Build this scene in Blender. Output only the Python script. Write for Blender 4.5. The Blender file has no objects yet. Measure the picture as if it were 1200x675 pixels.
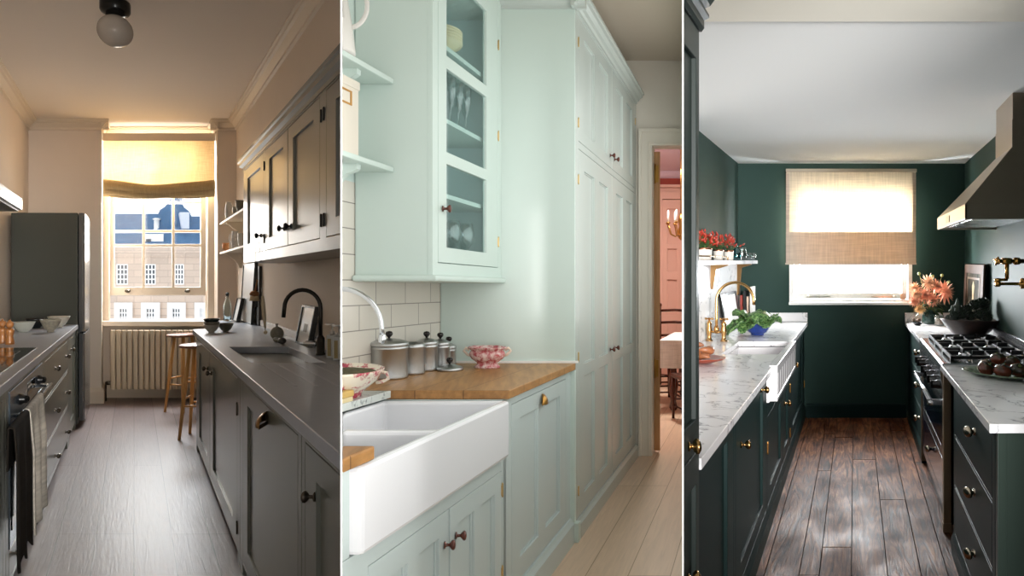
import bpy, bmesh, math, random
from mathutils import Vector, Matrix
random.seed(7)
PI = math.pi
scene = bpy.context.scene
COL = scene.collection
F = 750.0        # focal length in pixels of a 1200 px wide frame
EYE = 1.35       # eye height above the floor where the viewer stands
HROW = 322.0     # row of the level horizon

# ------------------------------------------------------------------ rooms
# Three galley kitchens fan out from one added lobby. Each is sheared about the viewpoint by `run`
# (metres sideways and upwards per metre of depth) to match its image vanishing point; its end wall and cabinet ends stand square to the lobby.
class Room:
    def __init__(s, run, rise, bounds):
        s.run = run; s.rise = rise; s.bounds = bounds
    def W(s, X, Y, Z):
        return Vector((X + s.run*Y, Y, Z + s.rise*Y))  # shear grows with depth from the viewpoint, sideways and in height
R1 = Room((157-600)/F, -(328-HROW)/F, (None, -0.2681))
R2 = Room((885-600)/F, -(339-HROW)/F, (-0.2652, 0.2656))
R3 = Room((1002-600)/F, -(306-HROW)/F, (0.2684, None))
# bounds: the two party walls are thin fins; each room's things end at them (x = bound * y)

def px(R, vx, p, Y): return (p - vx)*Y/F

def lin(c):
    c = c/255.0
    return c/12.92 if c <= .04045 else ((c+.055)/1.055)**2.4
def rgb(r, g, b): return (lin(r), lin(g), lin(b), 1)

# ------------------------------------------------------------------ materials
def newmat(name):
    m = bpy.data.materials.new(name); m.use_nodes = True
    nt = m.node_tree; b = nt.nodes['Principled BSDF']
    return m, nt, b
def mat(name, col, rough=.5, metal=0, var=0.0, vscale=3.0, bump=0.0, bscale=60, coat=0, spec=.5, trans=0, ior=1.45):
    m, nt, b = newmat(name)
    b.inputs['Roughness'].default_value = rough
    b.inputs['Metallic'].default_value = metal
    b.inputs['Coat Weight'].default_value = coat
    b.inputs['Coat Roughness'].default_value = .12
    b.inputs['Specular IOR Level'].default_value = spec
    b.inputs['Transmission Weight'].default_value = trans
    b.inputs['IOR'].default_value = ior
    c = rgb(*col)
    b.inputs['Base Color'].default_value = c
    if var > 0 or bump > 0:
        tc = nt.nodes.new('ShaderNodeTexCoord')
        if var > 0:
            n = nt.nodes.new('ShaderNodeTexNoise'); n.inputs['Scale'].default_value = vscale; n.inputs['Detail'].default_value = 5
            nt.links.new(tc.outputs['Object'], n.inputs['Vector'])
            r = nt.nodes.new('ShaderNodeValToRGB')
            r.color_ramp.elements[0].position = .3; r.color_ramp.elements[1].position = .7
            r.color_ramp.elements[0].color = tuple(min(1, x*(1-var)) for x in c[:3]) + (1,)
            r.color_ramp.elements[1].color = tuple(min(1, x*(1+var)) for x in c[:3]) + (1,)
            nt.links.new(n.outputs['Fac'], r.inputs['Fac']); nt.links.new(r.outputs['Color'], b.inputs['Base Color'])
        if bump > 0:
            n2 = nt.nodes.new('ShaderNodeTexNoise'); n2.inputs['Scale'].default_value = bscale; n2.inputs['Detail'].default_value = 4
            nt.links.new(tc.outputs['Object'], n2.inputs['Vector'])
            bp = nt.nodes.new('ShaderNodeBump'); bp.inputs['Strength'].default_value = bump; bp.inputs['Distance'].default_value = .01
            nt.links.new(n2.outputs['Fac'], bp.inputs['Height']); nt.links.new(bp.outputs['Normal'], b.inputs['Normal'])
    return m
def N(nt, t, **kw):
    n = nt.nodes.new(t)
    for k, v in kw.items():
        if k in n.inputs: n.inputs[k].default_value = v
        else: setattr(n, k, v)
    return n
def L(nt, a, b): nt.links.new(a, b)
def ramp(nt, fac, stops):
    r = nt.nodes.new('ShaderNodeValToRGB'); e = r.color_ramp.elements
    while len(e) < len(stops): e.new(.5)
    for i, (p, c) in enumerate(stops): e[i].position = p; e[i].color = c
    L(nt, fac, r.inputs['Fac']); return r.outputs['Color']
def mix(nt, fac, a, b, mode='MIX'):
    n = nt.nodes.new('ShaderNodeMix'); n.data_type = 'RGBA'; n.blend_type = mode
    if isinstance(fac, (int, float)): n.inputs[0].default_value = fac
    else: L(nt, fac, n.inputs[0])
    for k, v in ((6, a), (7, b)):
        if isinstance(v, tuple): n.inputs[k].default_value = v
        else: L(nt, v, n.inputs[k])
    return n.outputs[2]
def uvmap(nt, sx=1, sy=1, rot=0, loc=(0, 0, 0)):
    u = nt.nodes.new('ShaderNodeUVMap'); u.uv_map = 'UVMap'
    mp = nt.nodes.new('ShaderNodeMapping')
    mp.inputs['Scale'].default_value = (sx, sy, 1); mp.inputs['Rotation'].default_value = (0, 0, rot); mp.inputs['Location'].default_value = loc
    L(nt, u.outputs['UV'], mp.inputs['Vector']); return mp.outputs['Vector']

def plank_mat(name, c1, c2, seam, width, length, rough=.45, grain=.25):
    """boards that run along the room (V of the UV map)"""
    m, nt, b = newmat(name)
    v = uvmap(nt, 1, 1, PI/2)
    br = N(nt, 'ShaderNodeTexBrick'); L(nt, v, br.inputs['Vector'])
    br.inputs['Color1'].default_value = rgb(*c1); br.inputs['Color2'].default_value = rgb(*c2); br.inputs['Mortar'].default_value = rgb(*seam)
    br.inputs['Scale'].default_value = 1; br.inputs['Brick Width'].default_value = length; br.inputs['Row Height'].default_value = width
    br.inputs['Mortar Size'].default_value = .0028; br.inputs['Mortar Smooth'].default_value = .2; br.offset = .37; br.offset_frequency = 3
    v2 = uvmap(nt, 16, 1.1)
    n = N(nt, 'ShaderNodeTexNoise'); L(nt, v2, n.inputs['Vector']); n.inputs['Scale'].default_value = 2.2; n.inputs['Detail'].default_value = 8; n.inputs['Distortion'].default_value = 1.6
    g = ramp(nt, n.outputs['Fac'], [(.3, (1-grain, 1-grain, 1-grain, 1)), (.65, (1+grain*.25, 1+grain*.25, 1+grain*.25, 1))])
    L(nt, mix(nt, 1, br.outputs['Color'], g, 'MULTIPLY'), b.inputs['Base Color'])
    b.inputs['Roughness'].default_value = rough
    bp = N(nt, 'ShaderNodeBump'); bp.inputs['Strength'].default_value = .25; bp.inputs['Distance'].default_value = .004
    L(nt, n.outputs['Fac'], bp.inputs['Height']); L(nt, bp.outputs['Normal'], b.inputs['Normal'])
    return m
def wood_mat(name, c1, c2, rough=.45, sx=30, sy=2.5, scale=1.5, coat=0):
    m, nt, b = newmat(name)
    tc = N(nt, 'ShaderNodeTexCoord'); mp = N(nt, 'ShaderNodeMapping'); L(nt, tc.outputs['Object'], mp.inputs['Vector'])
    mp.inputs['Scale'].default_value = (sx, sx, sy)
    n = N(nt, 'ShaderNodeTexNoise'); L(nt, mp.outputs['Vector'], n.inputs['Vector']); n.inputs['Scale'].default_value = scale; n.inputs['Detail'].default_value = 6; n.inputs['Distortion'].default_value = .8
    L(nt, ramp(nt, n.outputs['Fac'], [(.3, rgb(*c1)), (.7, rgb(*c2))]), b.inputs['Base Color'])
    b.inputs['Roughness'].default_value = rough; b.inputs['Coat Weight'].default_value = coat
    return m
def marble_mat(name, base, vein, rough=.18, scale=2.0):
    m, nt, b = newmat(name)
    tc = N(nt, 'ShaderNodeTexCoord')
    n0 = N(nt, 'ShaderNodeTexNoise'); n0.inputs['Scale'].default_value = scale; n0.inputs['Detail'].default_value = 6
    L(nt, tc.outputs['Object'], n0.inputs['Vector'])
    add = N(nt, 'ShaderNodeVectorMath', operation='MULTIPLY_ADD'); L(nt, n0.outputs['Color'], add.inputs[0])
    add.inputs[1].default_value = (.75, .75, .75); L(nt, tc.outputs['Object'], add.inputs[2])
    n = N(nt, 'ShaderNodeTexNoise'); n.inputs['Scale'].default_value = scale*1.5; n.inputs['Detail'].default_value = 3; n.inputs['Roughness'].default_value = .45
    L(nt, add.outputs[0], n.inputs['Vector'])
    mm = N(nt, 'ShaderNodeMath', operation='SUBTRACT'); L(nt, n.outputs['Fac'], mm.inputs[0]); mm.inputs[1].default_value = .5
    ab = N(nt, 'ShaderNodeMath', operation='ABSOLUTE'); L(nt, mm.outputs[0], ab.inputs[0])
    c = ramp(nt, ab.outputs[0], [(0.0, rgb(*vein)), (.004, rgb(*[int(.5*x+.5*y) for x, y in zip(base, vein)])), (.014, rgb(*[int(.87*x+.13*y) for x, y in zip(base, vein)])), (.035, rgb(*base))])
    n3 = N(nt, 'ShaderNodeTexNoise'); n3.inputs['Scale'].default_value = scale*.8; L(nt, tc.outputs['Object'], n3.inputs['Vector'])
    f = ramp(nt, n3.outputs['Fac'], [(.35, (.93, .94, .96, 1)), (.6, (1, 1, 1, 1))])
    L(nt, mix(nt, 1, c, f, 'MULTIPLY'), b.inputs['Base Color']); b.inputs['Roughness'].default_value = rough
    return m
def fabric_mat(name, col, trans=.5, scale=420, var=.12, tcol=None):
    """woven cloth that lets light through"""
    m, nt, b = newmat(name)
    tc = N(nt, 'ShaderNodeTexCoord')
    mp = N(nt, 'ShaderNodeMapping'); L(nt, tc.outputs['Object'], mp.inputs['Vector']); mp.inputs['Scale'].default_value = (scale*.05, scale*.05, scale)
    mp2 = N(nt, 'ShaderNodeMapping'); L(nt, tc.outputs['Object'], mp2.inputs['Vector']); mp2.inputs['Scale'].default_value = (scale, scale*.05, scale*.05)
    n1 = N(nt, 'ShaderNodeTexNoise'); L(nt, mp.outputs['Vector'], n1.inputs['Vector']); n1.inputs['Scale'].default_value = .35
    n2 = N(nt, 'ShaderNodeTexNoise'); L(nt, mp2.outputs['Vector'], n2.inputs['Vector']); n2.inputs['Scale'].default_value = .35
    s = N(nt, 'ShaderNodeMath', operation='ADD'); L(nt, n1.outputs['Fac'], s.inputs[0]); L(nt, n2.outputs['Fac'], s.inputs[1])
    s2 = N(nt, 'ShaderNodeMath', operation='MULTIPLY'); L(nt, s.outputs[0], s2.inputs[0]); s2.inputs[1].default_value = .5
    c = rgb(*col)
    cc = ramp(nt, s2.outputs[0], [(.38, tuple(x*(1-var) for x in c[:3])+(1,)), (.62, tuple(min(1, x*(1+var)) for x in c[:3])+(1,))])
    L(nt, cc, b.inputs['Base Color']); b.inputs['Roughness'].default_value = .9; b.inputs['Specular IOR Level'].default_value = .1
    if trans > 0:
        t = N(nt, 'ShaderNodeBsdfTranslucent')
        if tcol is None: L(nt, cc, t.inputs['Color'])
        else: L(nt, mix(nt, 1, cc, rgb(*tcol), 'MULTIPLY'), t.inputs['Color'])
        ms = N(nt, 'ShaderNodeMixShader'); ms.inputs[0].default_value = trans
        L(nt, b.outputs[0], ms.inputs[1]); L(nt, t.outputs[0], ms.inputs[2])
        L(nt, ms.outputs[0], nt.nodes['Material Output'].inputs['Surface'])
    return m
def pane_mat(name, tint=(1, 1, 1, 1), gloss=.08):
    """thin clear glass: mostly lets light through, reflects at grazing angles"""
    m = bpy.data.materials.new(name); m.use_nodes = True; nt = m.node_tree; nt.nodes.clear()
    o = N(nt, 'ShaderNodeOutputMaterial'); t = N(nt, 'ShaderNodeBsdfTransparent'); t.inputs['Color'].default_value = tint
    g = N(nt, 'ShaderNodeBsdfGlossy'); g.inputs['Roughness'].default_value = .02
    lw = N(nt, 'ShaderNodeLayerWeight'); lw.inputs['Blend'].default_value = .5
    pw = N(nt, 'ShaderNodeMath', operation='POWER'); L(nt, lw.outputs['Facing'], pw.inputs[0]); pw.inputs[1].default_value = 5
    a = N(nt, 'ShaderNodeMath', operation='MULTIPLY_ADD'); L(nt, pw.outputs[0], a.inputs[0]); a.inputs[1].default_value = .6; a.inputs[2].default_value = .02+gloss*.2
    a.use_clamp = True
    ms = N(nt, 'ShaderNodeMixShader'); L(nt, a.outputs[0], ms.inputs[0]); L(nt, t.outputs[0], ms.inputs[1]); L(nt, g.outputs[0], ms.inputs[2])
    L(nt, ms.outputs[0], o.inputs['Surface']); return m

# ------------------------------------------------------------------ objects
def rootloc(o):
    v = Vector((0, 0, 0))
    while o is not None: v += Vector(o.location); o = o.parent
    return v
def tag(o, label=None, cat=None, group=None, kind=None):
    if label: o['label'] = label
    if cat: o['category'] = cat
    if group: o['group'] = group
    if kind: o['kind'] = kind
    return o
def thing(R, name, label, cat, at, group=None):
    o = bpy.data.objects.new(name, None); COL.objects.link(o)
    o.empty_display_size = .05
    o.location = R.W(*at)
    tag(o, label, cat, group); return o
def copy_tree(o, parent=None):
    c = o.copy(); COL.objects.link(c); c.parent = parent
    for ch in o.children: copy_tree(ch, c)
    return c
def dup(o, R, at, label=None, group=None):
    c = copy_tree(o); c.location = R.W(*at)
    if label: c['label'] = label
    if group: c['group'] = group
    return c

class MB:
    def __init__(s, R):
        s.R = R; s.v = []; s.u = []; s.f = []; s.origin = None; s.sm = []
    def _add(s, vs, us, fs, smooth=False):
        n = len(s.v); s.v += vs; s.u += us
        for f in fs: s.f.append([i+n for i in f]); s.sm.append(smooth)
        return s
    def room(s, pts, fs, smooth=False):
        return s._add([s.R.W(*p) for p in pts], [Vector(p) for p in pts], fs, smooth)
    def box(s, x0, x1, y0, y1, z0, z1):
        if x0 > x1: x0, x1 = x1, x0
        if y0 > y1: y0, y1 = y1, y0
        if z0 > z1: z0, z1 = z1, z0
        p = [(x0,y0,z0),(x1,y0,z0),(x1,y1,z0),(x0,y1,z0),(x0,y0,z1),(x1,y0,z1),(x1,y1,z1),(x0,y1,z1)]
        return s.room(p, [(0,3,2,1),(4,5,6,7),(0,1,5,4),(1,2,6,5),(2,3,7,6),(3,0,4,7)])
    def prism(s, axis, poly, p0, p1, smooth=False):
        """polygon in the two other axes (in x,y,z order) drawn out along `axis`"""
        n = len(poly)
        def P(a, b, c):
            return {'x': (c, a, b), 'y': (a, c, b), 'z': (a, b, c)}[axis]
        pts = [P(a, b, p0) for a, b in poly] + [P(a, b, p1) for a, b in poly]
        fs = [tuple(range(n))[::-1], tuple(range(n, 2*n))] + [(i, (i+1) % n, (i+1) % n+n, i+n) for i in range(n)]
        return s.room(pts, fs, smooth)
    def plate(s, axis, p0, p1, a0, a1, b0, b1, holes=()):
        """slab between p0 and p1 on `axis` with rectangular holes (a0,a1,b0,b1)"""
        A = sorted(set([a0, a1] + [min(max(h[i], a0), a1) for h in holes for i in (0, 1)]))
        B = sorted(set([b0, b1] + [min(max(h[i], b0), b1) for h in holes for i in (2, 3)]))
        def inc(i, j):
            if i < 0 or j < 0 or i >= len(A)-1 or j >= len(B)-1: return False
            a = (A[i]+A[i+1])/2; b = (B[j]+B[j+1])/2
            return not any(h[0] < a < h[1] and h[2] < b < h[3] for h in holes)
        def P(a, b, c):
            return {'x': (c, a, b), 'y': (a, c, b), 'z': (a, b, c)}[axis]
        pts = []; idx = {}; fs = []
        def V(i, j, k):
            key = (i, j, k)
            if key not in idx: idx[key] = len(pts); pts.append(P(A[i], B[j], (p0, p1)[k]))
            return idx[key]
        for i in range(len(A)-1):
            for j in range(len(B)-1):
                if not inc(i, j): continue
                for k in (0, 1): fs.append((V(i,j,k), V(i+1,j,k), V(i+1,j+1,k), V(i,j+1,k)))
                if not inc(i-1, j): fs.append((V(i,j,0), V(i,j+1,0), V(i,j+1,1), V(i,j,1)))
                if not inc(i+1, j): fs.append((V(i+1,j,0), V(i+1,j+1,0), V(i+1,j+1,1), V(i+1,j,1)))
                if not inc(i, j-1): fs.append((V(i,j,0), V(i+1,j,0), V(i+1,j,1), V(i,j,1)))
                if not inc(i, j+1): fs.append((V(i,j+1,0), V(i+1,j+1,0), V(i+1,j+1,1), V(i,j+1,1)))
        return s.room(pts, fs)
    # free standing round things: true shapes about a point of the room
    def free(s, at, pts, fs, smooth=True):
        c = s.R.W(*at)
        return s._add([c + Vector(p) for p in pts], [Vector(p) for p in pts], fs, smooth)
    def fbox(s, at, x0, x1, y0, y1, z0, z1, rot=0):
        p = [(x0,y0,z0),(x1,y0,z0),(x1,y1,z0),(x0,y1,z0),(x0,y0,z1),(x1,y0,z1),(x1,y1,z1),(x0,y1,z1)]
        if rot:
            M = Matrix.Rotation(rot, 3, 'Z'); p = [tuple(M @ Vector(q)) for q in p]
        return s.free(at, p, [(0,3,2,1),(4,5,6,7),(0,1,5,4),(1,2,6,5),(2,3,7,6),(3,0,4,7)], False)
    def lathe(s, at, prof, axis='z', seg=28, sx=1, sy=1, off=(0, 0, 0), rot=None, jag=None):
        pts = []; fs = []; n = len(prof)
        for i, (r, z) in enumerate(prof):
            for k in range(seg):
                a = 2*PI*k/seg; rr = r*(jag(a, i) if jag else 1)
                p = Vector((rr*math.cos(a)*sx, rr*math.sin(a)*sy, z))
                if axis == 'x': p = Vector((p.z, p.x, p.y))
                elif axis == '-x': p = Vector((-p.z, p.x, -p.y))
                elif axis == 'y': p = Vector((p.x, p.z, p.y))
                elif axis == '-y': p = Vector((p.x, -p.z, p.y))
                if rot is not None: p = rot @ p
                pts.append(tuple(p + Vector(off)))
        for i in range(n-1):
            for k in range(seg):
                k2 = (k+1) % seg
                fs.append((i*seg+k, i*seg+k2, (i+1)*seg+k2, (i+1)*seg+k))
        if prof[0][0] > 1e-5: fs.append(tuple(range(seg))[::-1])
        if prof[-1][0] > 1e-5: fs.append(tuple((n-1)*seg+k for k in range(seg)))
        return s.free(at, pts, fs)
    def tube(s, at, path, r, seg=12, caps=True):
        P = [Vector(p) for p in path]; n = len(P); pts = []; fs = []
        rs = r if isinstance(r, (list, tuple)) else [r]*n
        up = Vector((0, 0, 1)); t0 = (P[1]-P[0]).normalized()
        if abs(t0.dot(up)) > .9: up = Vector((0, 1, 0))
        x = t0.cross(up).normalized()
        for i in range(n):
            t = (P[min(i+1, n-1)]-P[max(i-1, 0)]).normalized()
            x = (x - t*x.dot(t)).normalized(); y = t.cross(x)
            for k in range(seg):
                a = 2*PI*k/seg; pts.append(tuple(P[i] + (x*math.cos(a)+y*math.sin(a))*rs[i]))
        for i in range(n-1):
            for k in range(seg):
                k2 = (k+1) % seg; fs.append((i*seg+k, i*seg+k2, (i+1)*seg+k2, (i+1)*seg+k))
        if caps: fs.append(tuple(range(seg))[::-1]); fs.append(tuple((n-1)*seg+k for k in range(seg)))
        return s.free(at, pts, fs)
    def sphere(s, at, r, off=(0, 0, 0), sx=1, sy=1, sz=1, seg=20, rings=12, rot=None, jag=None):
        prof = [(max(r*math.sin(PI*i/rings), 0), -r*math.cos(PI*i/rings)*sz) for i in range(rings+1)]
        prof[0] = (1e-6, prof[0][1]); prof[-1] = (1e-6, prof[-1][1])
        return s.lathe(at, prof, 'z', seg, sx, sy, off, rot, jag)
    def grid(s, at, fn, nu, nv, room=False, smooth=True):
        pts = [fn(i/nu, j/nv) for j in range(nv+1) for i in range(nu+1)]
        fs = [(j*(nu+1)+i, j*(nu+1)+i+1, (j+1)*(nu+1)+i+1, (j+1)*(nu+1)+i) for j in range(nv) for i in range(nu)]
        if room: return s.room([tuple(p) for p in pts], fs, smooth)
        return s.free(at, [tuple(p) for p in pts], fs, smooth)
    def build(s, name, m, parent=None, bevel=0, solid=0, smooth=None, clip=True, sub=0, label=None):
        org = rootloc(parent) if parent is not None else (s.origin or Vector((0, 0, 0)))
        if parent is None and s.origin is None:
            n = len(s.v)
            org = Vector((sum(v.x for v in s.v)/n, sum(v.y for v in s.v)/n, min(v.z for v in s.v)))
        bm = bmesh.new(); uv = bm.loops.layers.uv.new('UVMap')
        vs = [bm.verts.new(v) for v in s.v]; bm.verts.ensure_lookup_table()
        for f, sm in zip(s.f, s.sm):
            try: fc = bm.faces.new([vs[i] for i in f])
            except ValueError: continue
            fc.smooth = sm if smooth is None else smooth
            U = [s.u[i] for i in f]
            nrm = Vector((0, 0, 0))
            for i in range(len(U)):
                a = U[i]; b = U[(i+1) % len(U)]
                nrm += Vector(((a.y-b.y)*(a.z+b.z), (a.z-b.z)*(a.x+b.x), (a.x-b.x)*(a.y+b.y)))
            ax = max(range(3), key=lambda k: abs(nrm[k]))
            for lp, u in zip(fc.loops, U):
                lp[uv].uv = (u.y, u.z) if ax == 0 else ((u.x, u.z) if ax == 1 else (u.x, u.y))
        lo, hi = s.R.bounds
        if clip:
            for bnd, sg in ((lo, -1), (hi, 1)):
                if bnd is None: continue
                nn = Vector((1, -bnd, 0)).normalized()*sg
                if any(nn.dot(v.co) > 1e-4 for v in bm.verts):
                    g = bm.verts[:]+bm.edges[:]+bm.faces[:]
                    res = bmesh.ops.bisect_plane(bm, geom=g, plane_co=(0, 0, 0), plane_no=nn, clear_outer=True, dist=1e-5)
                    ed = [e for e in res['geom_cut'] if isinstance(e, bmesh.types.BMEdge) and e.is_valid and len(e.link_faces) == 1]
                    if ed and not solid:
                        try: bmesh.ops.holes_fill(bm, edges=ed, sides=0)
                        except Exception: pass
        if not bm.verts:
            bm.free(); return None
        if not solid: bmesh.ops.recalc_face_normals(bm, faces=bm.faces[:])
        for v in bm.verts: v.co -= org
        me = bpy.data.meshes.new(name); bm.to_mesh(me); bm.free()
        me.materials.append(m)
        o = bpy.data.objects.new(name, me); COL.objects.link(o)
        if parent is not None: o.parent = parent
        else: o.location = org
        if solid:
            md = o.modifiers.new('thickness', 'SOLIDIFY'); md.thickness = solid; md.offset = 0
        if sub:
            md = o.modifiers.new('smooth', 'SUBSURF'); md.levels = sub; md.render_levels = sub
        if bevel:
            md = o.modifiers.new('bevel', 'BEVEL'); md.width = bevel; md.segments = 2; md.limit_method = 'ANGLE'; md.angle_limit = .6
        if label: o['label'] = label
        return o
def struct(mb, name, m, **kw):
    o = mb.build(name, m, **kw)
    o['kind'] = 'structure'; return o

# ------------------------------------------------------------------ joinery
KNOB = [(.013, 0), (.013, .003), (.006, .006), (.005, .016), (.010, .020), (.016, .026), (.017, .031), (.013, .036), (.004, .038)]
def knob(R, parent, xf, s, y, z, m, k=1.0, name='knob'):
    if not (R.bounds[0] is None and R.bounds[1] is None):
        w = R.W(xf, y, z)
        lo, hi = R.bounds
        if lo is not None and w.x < lo*w.y + .01: return None
        if hi is not None and w.x > hi*w.y - .01: return None
    mb = MB(R).lathe((xf, y, z), [(r*k, h*k) for r, h in KNOB], 'x' if s > 0 else '-x', 18)
    return mb.build(name, m, parent)
def cup_pull(R, parent, xf, s, y, z, m, w=.075, h=.034, d=.03):
    mb = MB(R)
    def fn(u, v):
        a = PI*u; b = PI/2*v            # a: along the pull, b: from wall up and out
        r = math.sin(a)
        return (s*(d*r*math.sin(b)+.001), -w*math.cos(a), h*(r*math.cos(b)))
    mb.grid((xf, y, z), fn, 16, 8)
    mb.fbox((xf, y, z), 0 if s > 0 else -.002, .002 if s > 0 else 0, -w*1.05, w*1.05, -.002, h*.25)
    o = mb.build('cup_handle', m, parent, solid=.002); return o
def hinge(R, parent, xf, s, y, z, m, h=.06):
    h *= .8
    return MB(R).box(xf, xf+s*.002, y-.007, y+.007, z-h/2, z+h/2).lathe((xf+s*.003, y, z), [(.002, -h/2-.008), (.004, -h/2-.004), (.0035, -h/2+.004), (.0035, h/2-.004), (.004, h/2+.004), (.002, h/2+.008)], 'z', 10).build('hinge', m, parent)
def door_leaf(R, parent, s, xf, y0, y1, z0, z1, m, stile=.09, rt=.08, rb=.08, mids=(), cols=1, mw=.07, recess=.012, name='door', bead=None, gap=.003, bv=.0015, t=.021):
    """framed leaf in the plane X = xf that faces s; panels recessed; mids = centre heights of middle rails"""
    y0 += gap; y1 -= gap; z0 += gap; z1 -= gap
    zs = [z0+rb] + [q for c in sorted(mids) for q in (c-mw/2, c+mw/2)] + [z1-rt]
    ys = [y0+stile]
    wcol = (y1-y0-2*stile-(cols-1)*stile)/cols
    for k in range(cols-1): ys += [ys[-1]+wcol, ys[-1]+wcol+stile]
    ys += [y1-stile]
    holes = [(ys[2*i], ys[2*i+1], zs[2*j], zs[2*j+1]) for i in range(cols) for j in range(len(mids)+1)]
    mb = MB(R).plate('x', xf, xf-s*t, y0, y1, z0, z1, holes)
    for h in holes:
        mb.box(xf-s*recess, xf-s*(t-.001), h[0], h[1], h[2], h[3])
        if bead:
            b = bead
            mb.plate('x', xf-s*recess, xf-s*(recess-.005), h[0], h[1], h[2], h[3], [(h[0]+b, h[1]-b, h[2]+b*.6, h[3]-b*.6)])
    return mb.build(name, m, parent, bevel=bv)
def cabinet(R, name, label, cat, group, s, xf, xb, y0, y1, z0, z1, holes, m, kick=None, feet=True):
    """body with a face frame; holes are the openings (y0,y1,z0,z1) its doors and drawers fill"""
    root = thing(R, name, label, cat, ((xf+xb)/2, (y0+y1)/2, 0), group)
    mb = MB(R).plate('x', xf, xf-s*.024, y0, y1, z0 if kick is None else z0+kick, z1, holes)
    mb.box(xf-s*.024, xb, y0, y1, z0 if kick is None else z0+kick, z1)
    if kick is not None:
        mb.box(xf-s*.06, xb, y0, y1, z0, z0+kick)
        if feet:
            for a, b in ((y0, y0+.07), (y1-.07, y1)): mb.box(xf, xf-s*.058, a, b, z0, z0+kick)
    mb.build('body', m, root, bevel=.0015)
    return root
LP = dict(rear1=18, rear3=112, side2=22.5, w1=80, w1b=290, w3=330, d2=520, sky=1.5, exp=0)
# ================================================================== added shared lobby, party walls
M_white = mat('white_paint', (246, 245, 242), .45)
M_brass = mat('aged_brass', (176, 132, 70), .28, 1)
M_brass_l = mat('light_brass', (214, 190, 140), .4, 1)
M_chrome = mat('chrome', (205, 208, 210), .1, 1)
M_steel = mat('brushed_steel', (190, 186, 180), .3, 1)
M_black = mat('black_lacquer', (18, 18, 18), .25)
M_iron = mat('cast_iron', (22, 22, 24), .5)
M_pane = pane_mat('window_glass')
M_glass = mat('clear_glass', (235, 245, 245), .03, trans=1, ior=1.3)

def party_wall(name, label, a, b, y0, y1):
    mb = MB(R1); pts = []
    w = R1
    vs = [Vector((a*y0, y0, -.25)), Vector((b*y0, y0, -.25)), Vector((b*y1, y1, -.25)), Vector((a*y1, y1, -.25)),
          Vector((a*y0, y0, 3.5)), Vector((b*y0, y0, 3.5)), Vector((b*y1, y1, 3.5)), Vector((a*y1, y1, 3.5))]
    mb._add(vs, vs, [(0,3,2,1),(4,5,6,7),(0,1,5,4),(1,2,6,5),(2,3,7,6),(3,0,4,7)])
    o = mb.build(name, M_white, clip=False); tag(o, label, kind='structure'); return o
party_wall('wall_between', 'white party wall between the grey and the mint kitchen', -0.2681, -0.2652, 1.0, 7.6)
party_wall('wall_between', 'white party wall between the mint and the green kitchen', 0.2656, 0.2684, 1.0, 10.4)

# ================================================================== ROOM 1: grey galley
R = R1
def Y1(p, X): return X*F/(p-157)
C_wall1 = (224, 208, 190)
M1_wall = mat('warm_plaster', C_wall1, .75, var=.03, vscale=1.5, bump=.05)
M1_trim = mat('warm_trim_paint', (222, 206, 184), .5)
M1_ceil = mat('warm_ceiling_paint', (236, 224, 210), .8)
M1_cab = mat('grey_cabinet_paint', (108, 109, 99), .33, coat=.3)
M1_top = mat('grey_stone_worktop', (160, 163, 170), .36, var=.04, vscale=30)
M1_floor = plank_mat('washed_oak_boards', (114, 99, 95), (128, 112, 107), (66, 55, 50), .2, 3.4, .4, .14)
M1_sash = mat('sash_paint', (232, 220, 204), .4)
M_dark = mat('dark_recess', (14, 13, 12), .8)
M_pewter = mat('antique_pewter', (98, 90, 80), .3, 1)

YB, YP = 7.35, 7.0            # window wall, front of the two piers
XL, XR, ZC = -1.153, 1.12, 3.09
struct(MB(R).box(-1.3, 1.7, .4, 7.7, -.1, 0), 'floor', M1_floor)
struct(MB(R).box(-1.3, 1.7, .4, 7.7, ZC, ZC+.1), 'ceiling', M1_ceil)
struct(MB(R).box(XL-.12, XL, .4, 7.7, 0, ZC), 'wall_left', M1_wall)
struct(MB(R).box(XR, XR+.12, 3.3, 7.7, 0, ZC), 'wall_right', M1_wall)
WX0, WX1, WZ0, WZ1 = -.286, .843, .885, 2.93
struct(MB(R).plate('y', YB, YB+.2, XL, XR, 0, ZC, [(WX0, WX1, WZ0, WZ1)]), 'wall_back', M1_wall, bevel=.002)
PXa, PXb = -.355, .915
struct(MB(R).box(XL, PXa, YP, YB, 0, ZC), 'wall_pier', M1_wall)
struct(MB(R).box(PXb, XR, YP, YB, 0, ZC), 'wall_pier', M1_wall)
CP = [(0, 0), (.105, 0), (.105, -.016), (.088, -.02), (.082, -.034), (.06, -.04), (.035, -.066), (.022, -.078), (.022, -.098), (0, -.104)]
struct(MB(R).prism('y', [(XL+a, ZC+b) for a, b in CP], .4, YP), 'trim_1', M1_trim)
struct(MB(R).prism('y', [(XR-a, ZC+b) for a, b in CP], 3.3, YP), 'trim_2', M1_trim)
struct(MB(R).prism('x', [(YP-a, ZC+b) for a, b in CP], XL, PXa+.08), 'trim_3', M1_trim)
struct(MB(R).prism('x', [(YP-a, ZC+b) for a, b in CP], PXb-.08, XR), 'trim_4', M1_trim)
struct(MB(R).prism('y', [(PXa+a*.8, ZC+b) for a, b in CP], YP-.08, YB), 'trim_5', M1_trim)
struct(MB(R).prism('y', [(PXb-a*.8, ZC+b) for a, b in CP], YP-.08, YB), 'trim_6', M1_trim)
struct(MB(R).prism('x', [(YB-a, ZC+b) for a, b in CP], PXa, PXb), 'trim_7', M1_trim)
SK = [(0, 0), (.028, 0), (.028, .13), (.02, .15), (.01, .165), (0, .17)]
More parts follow.
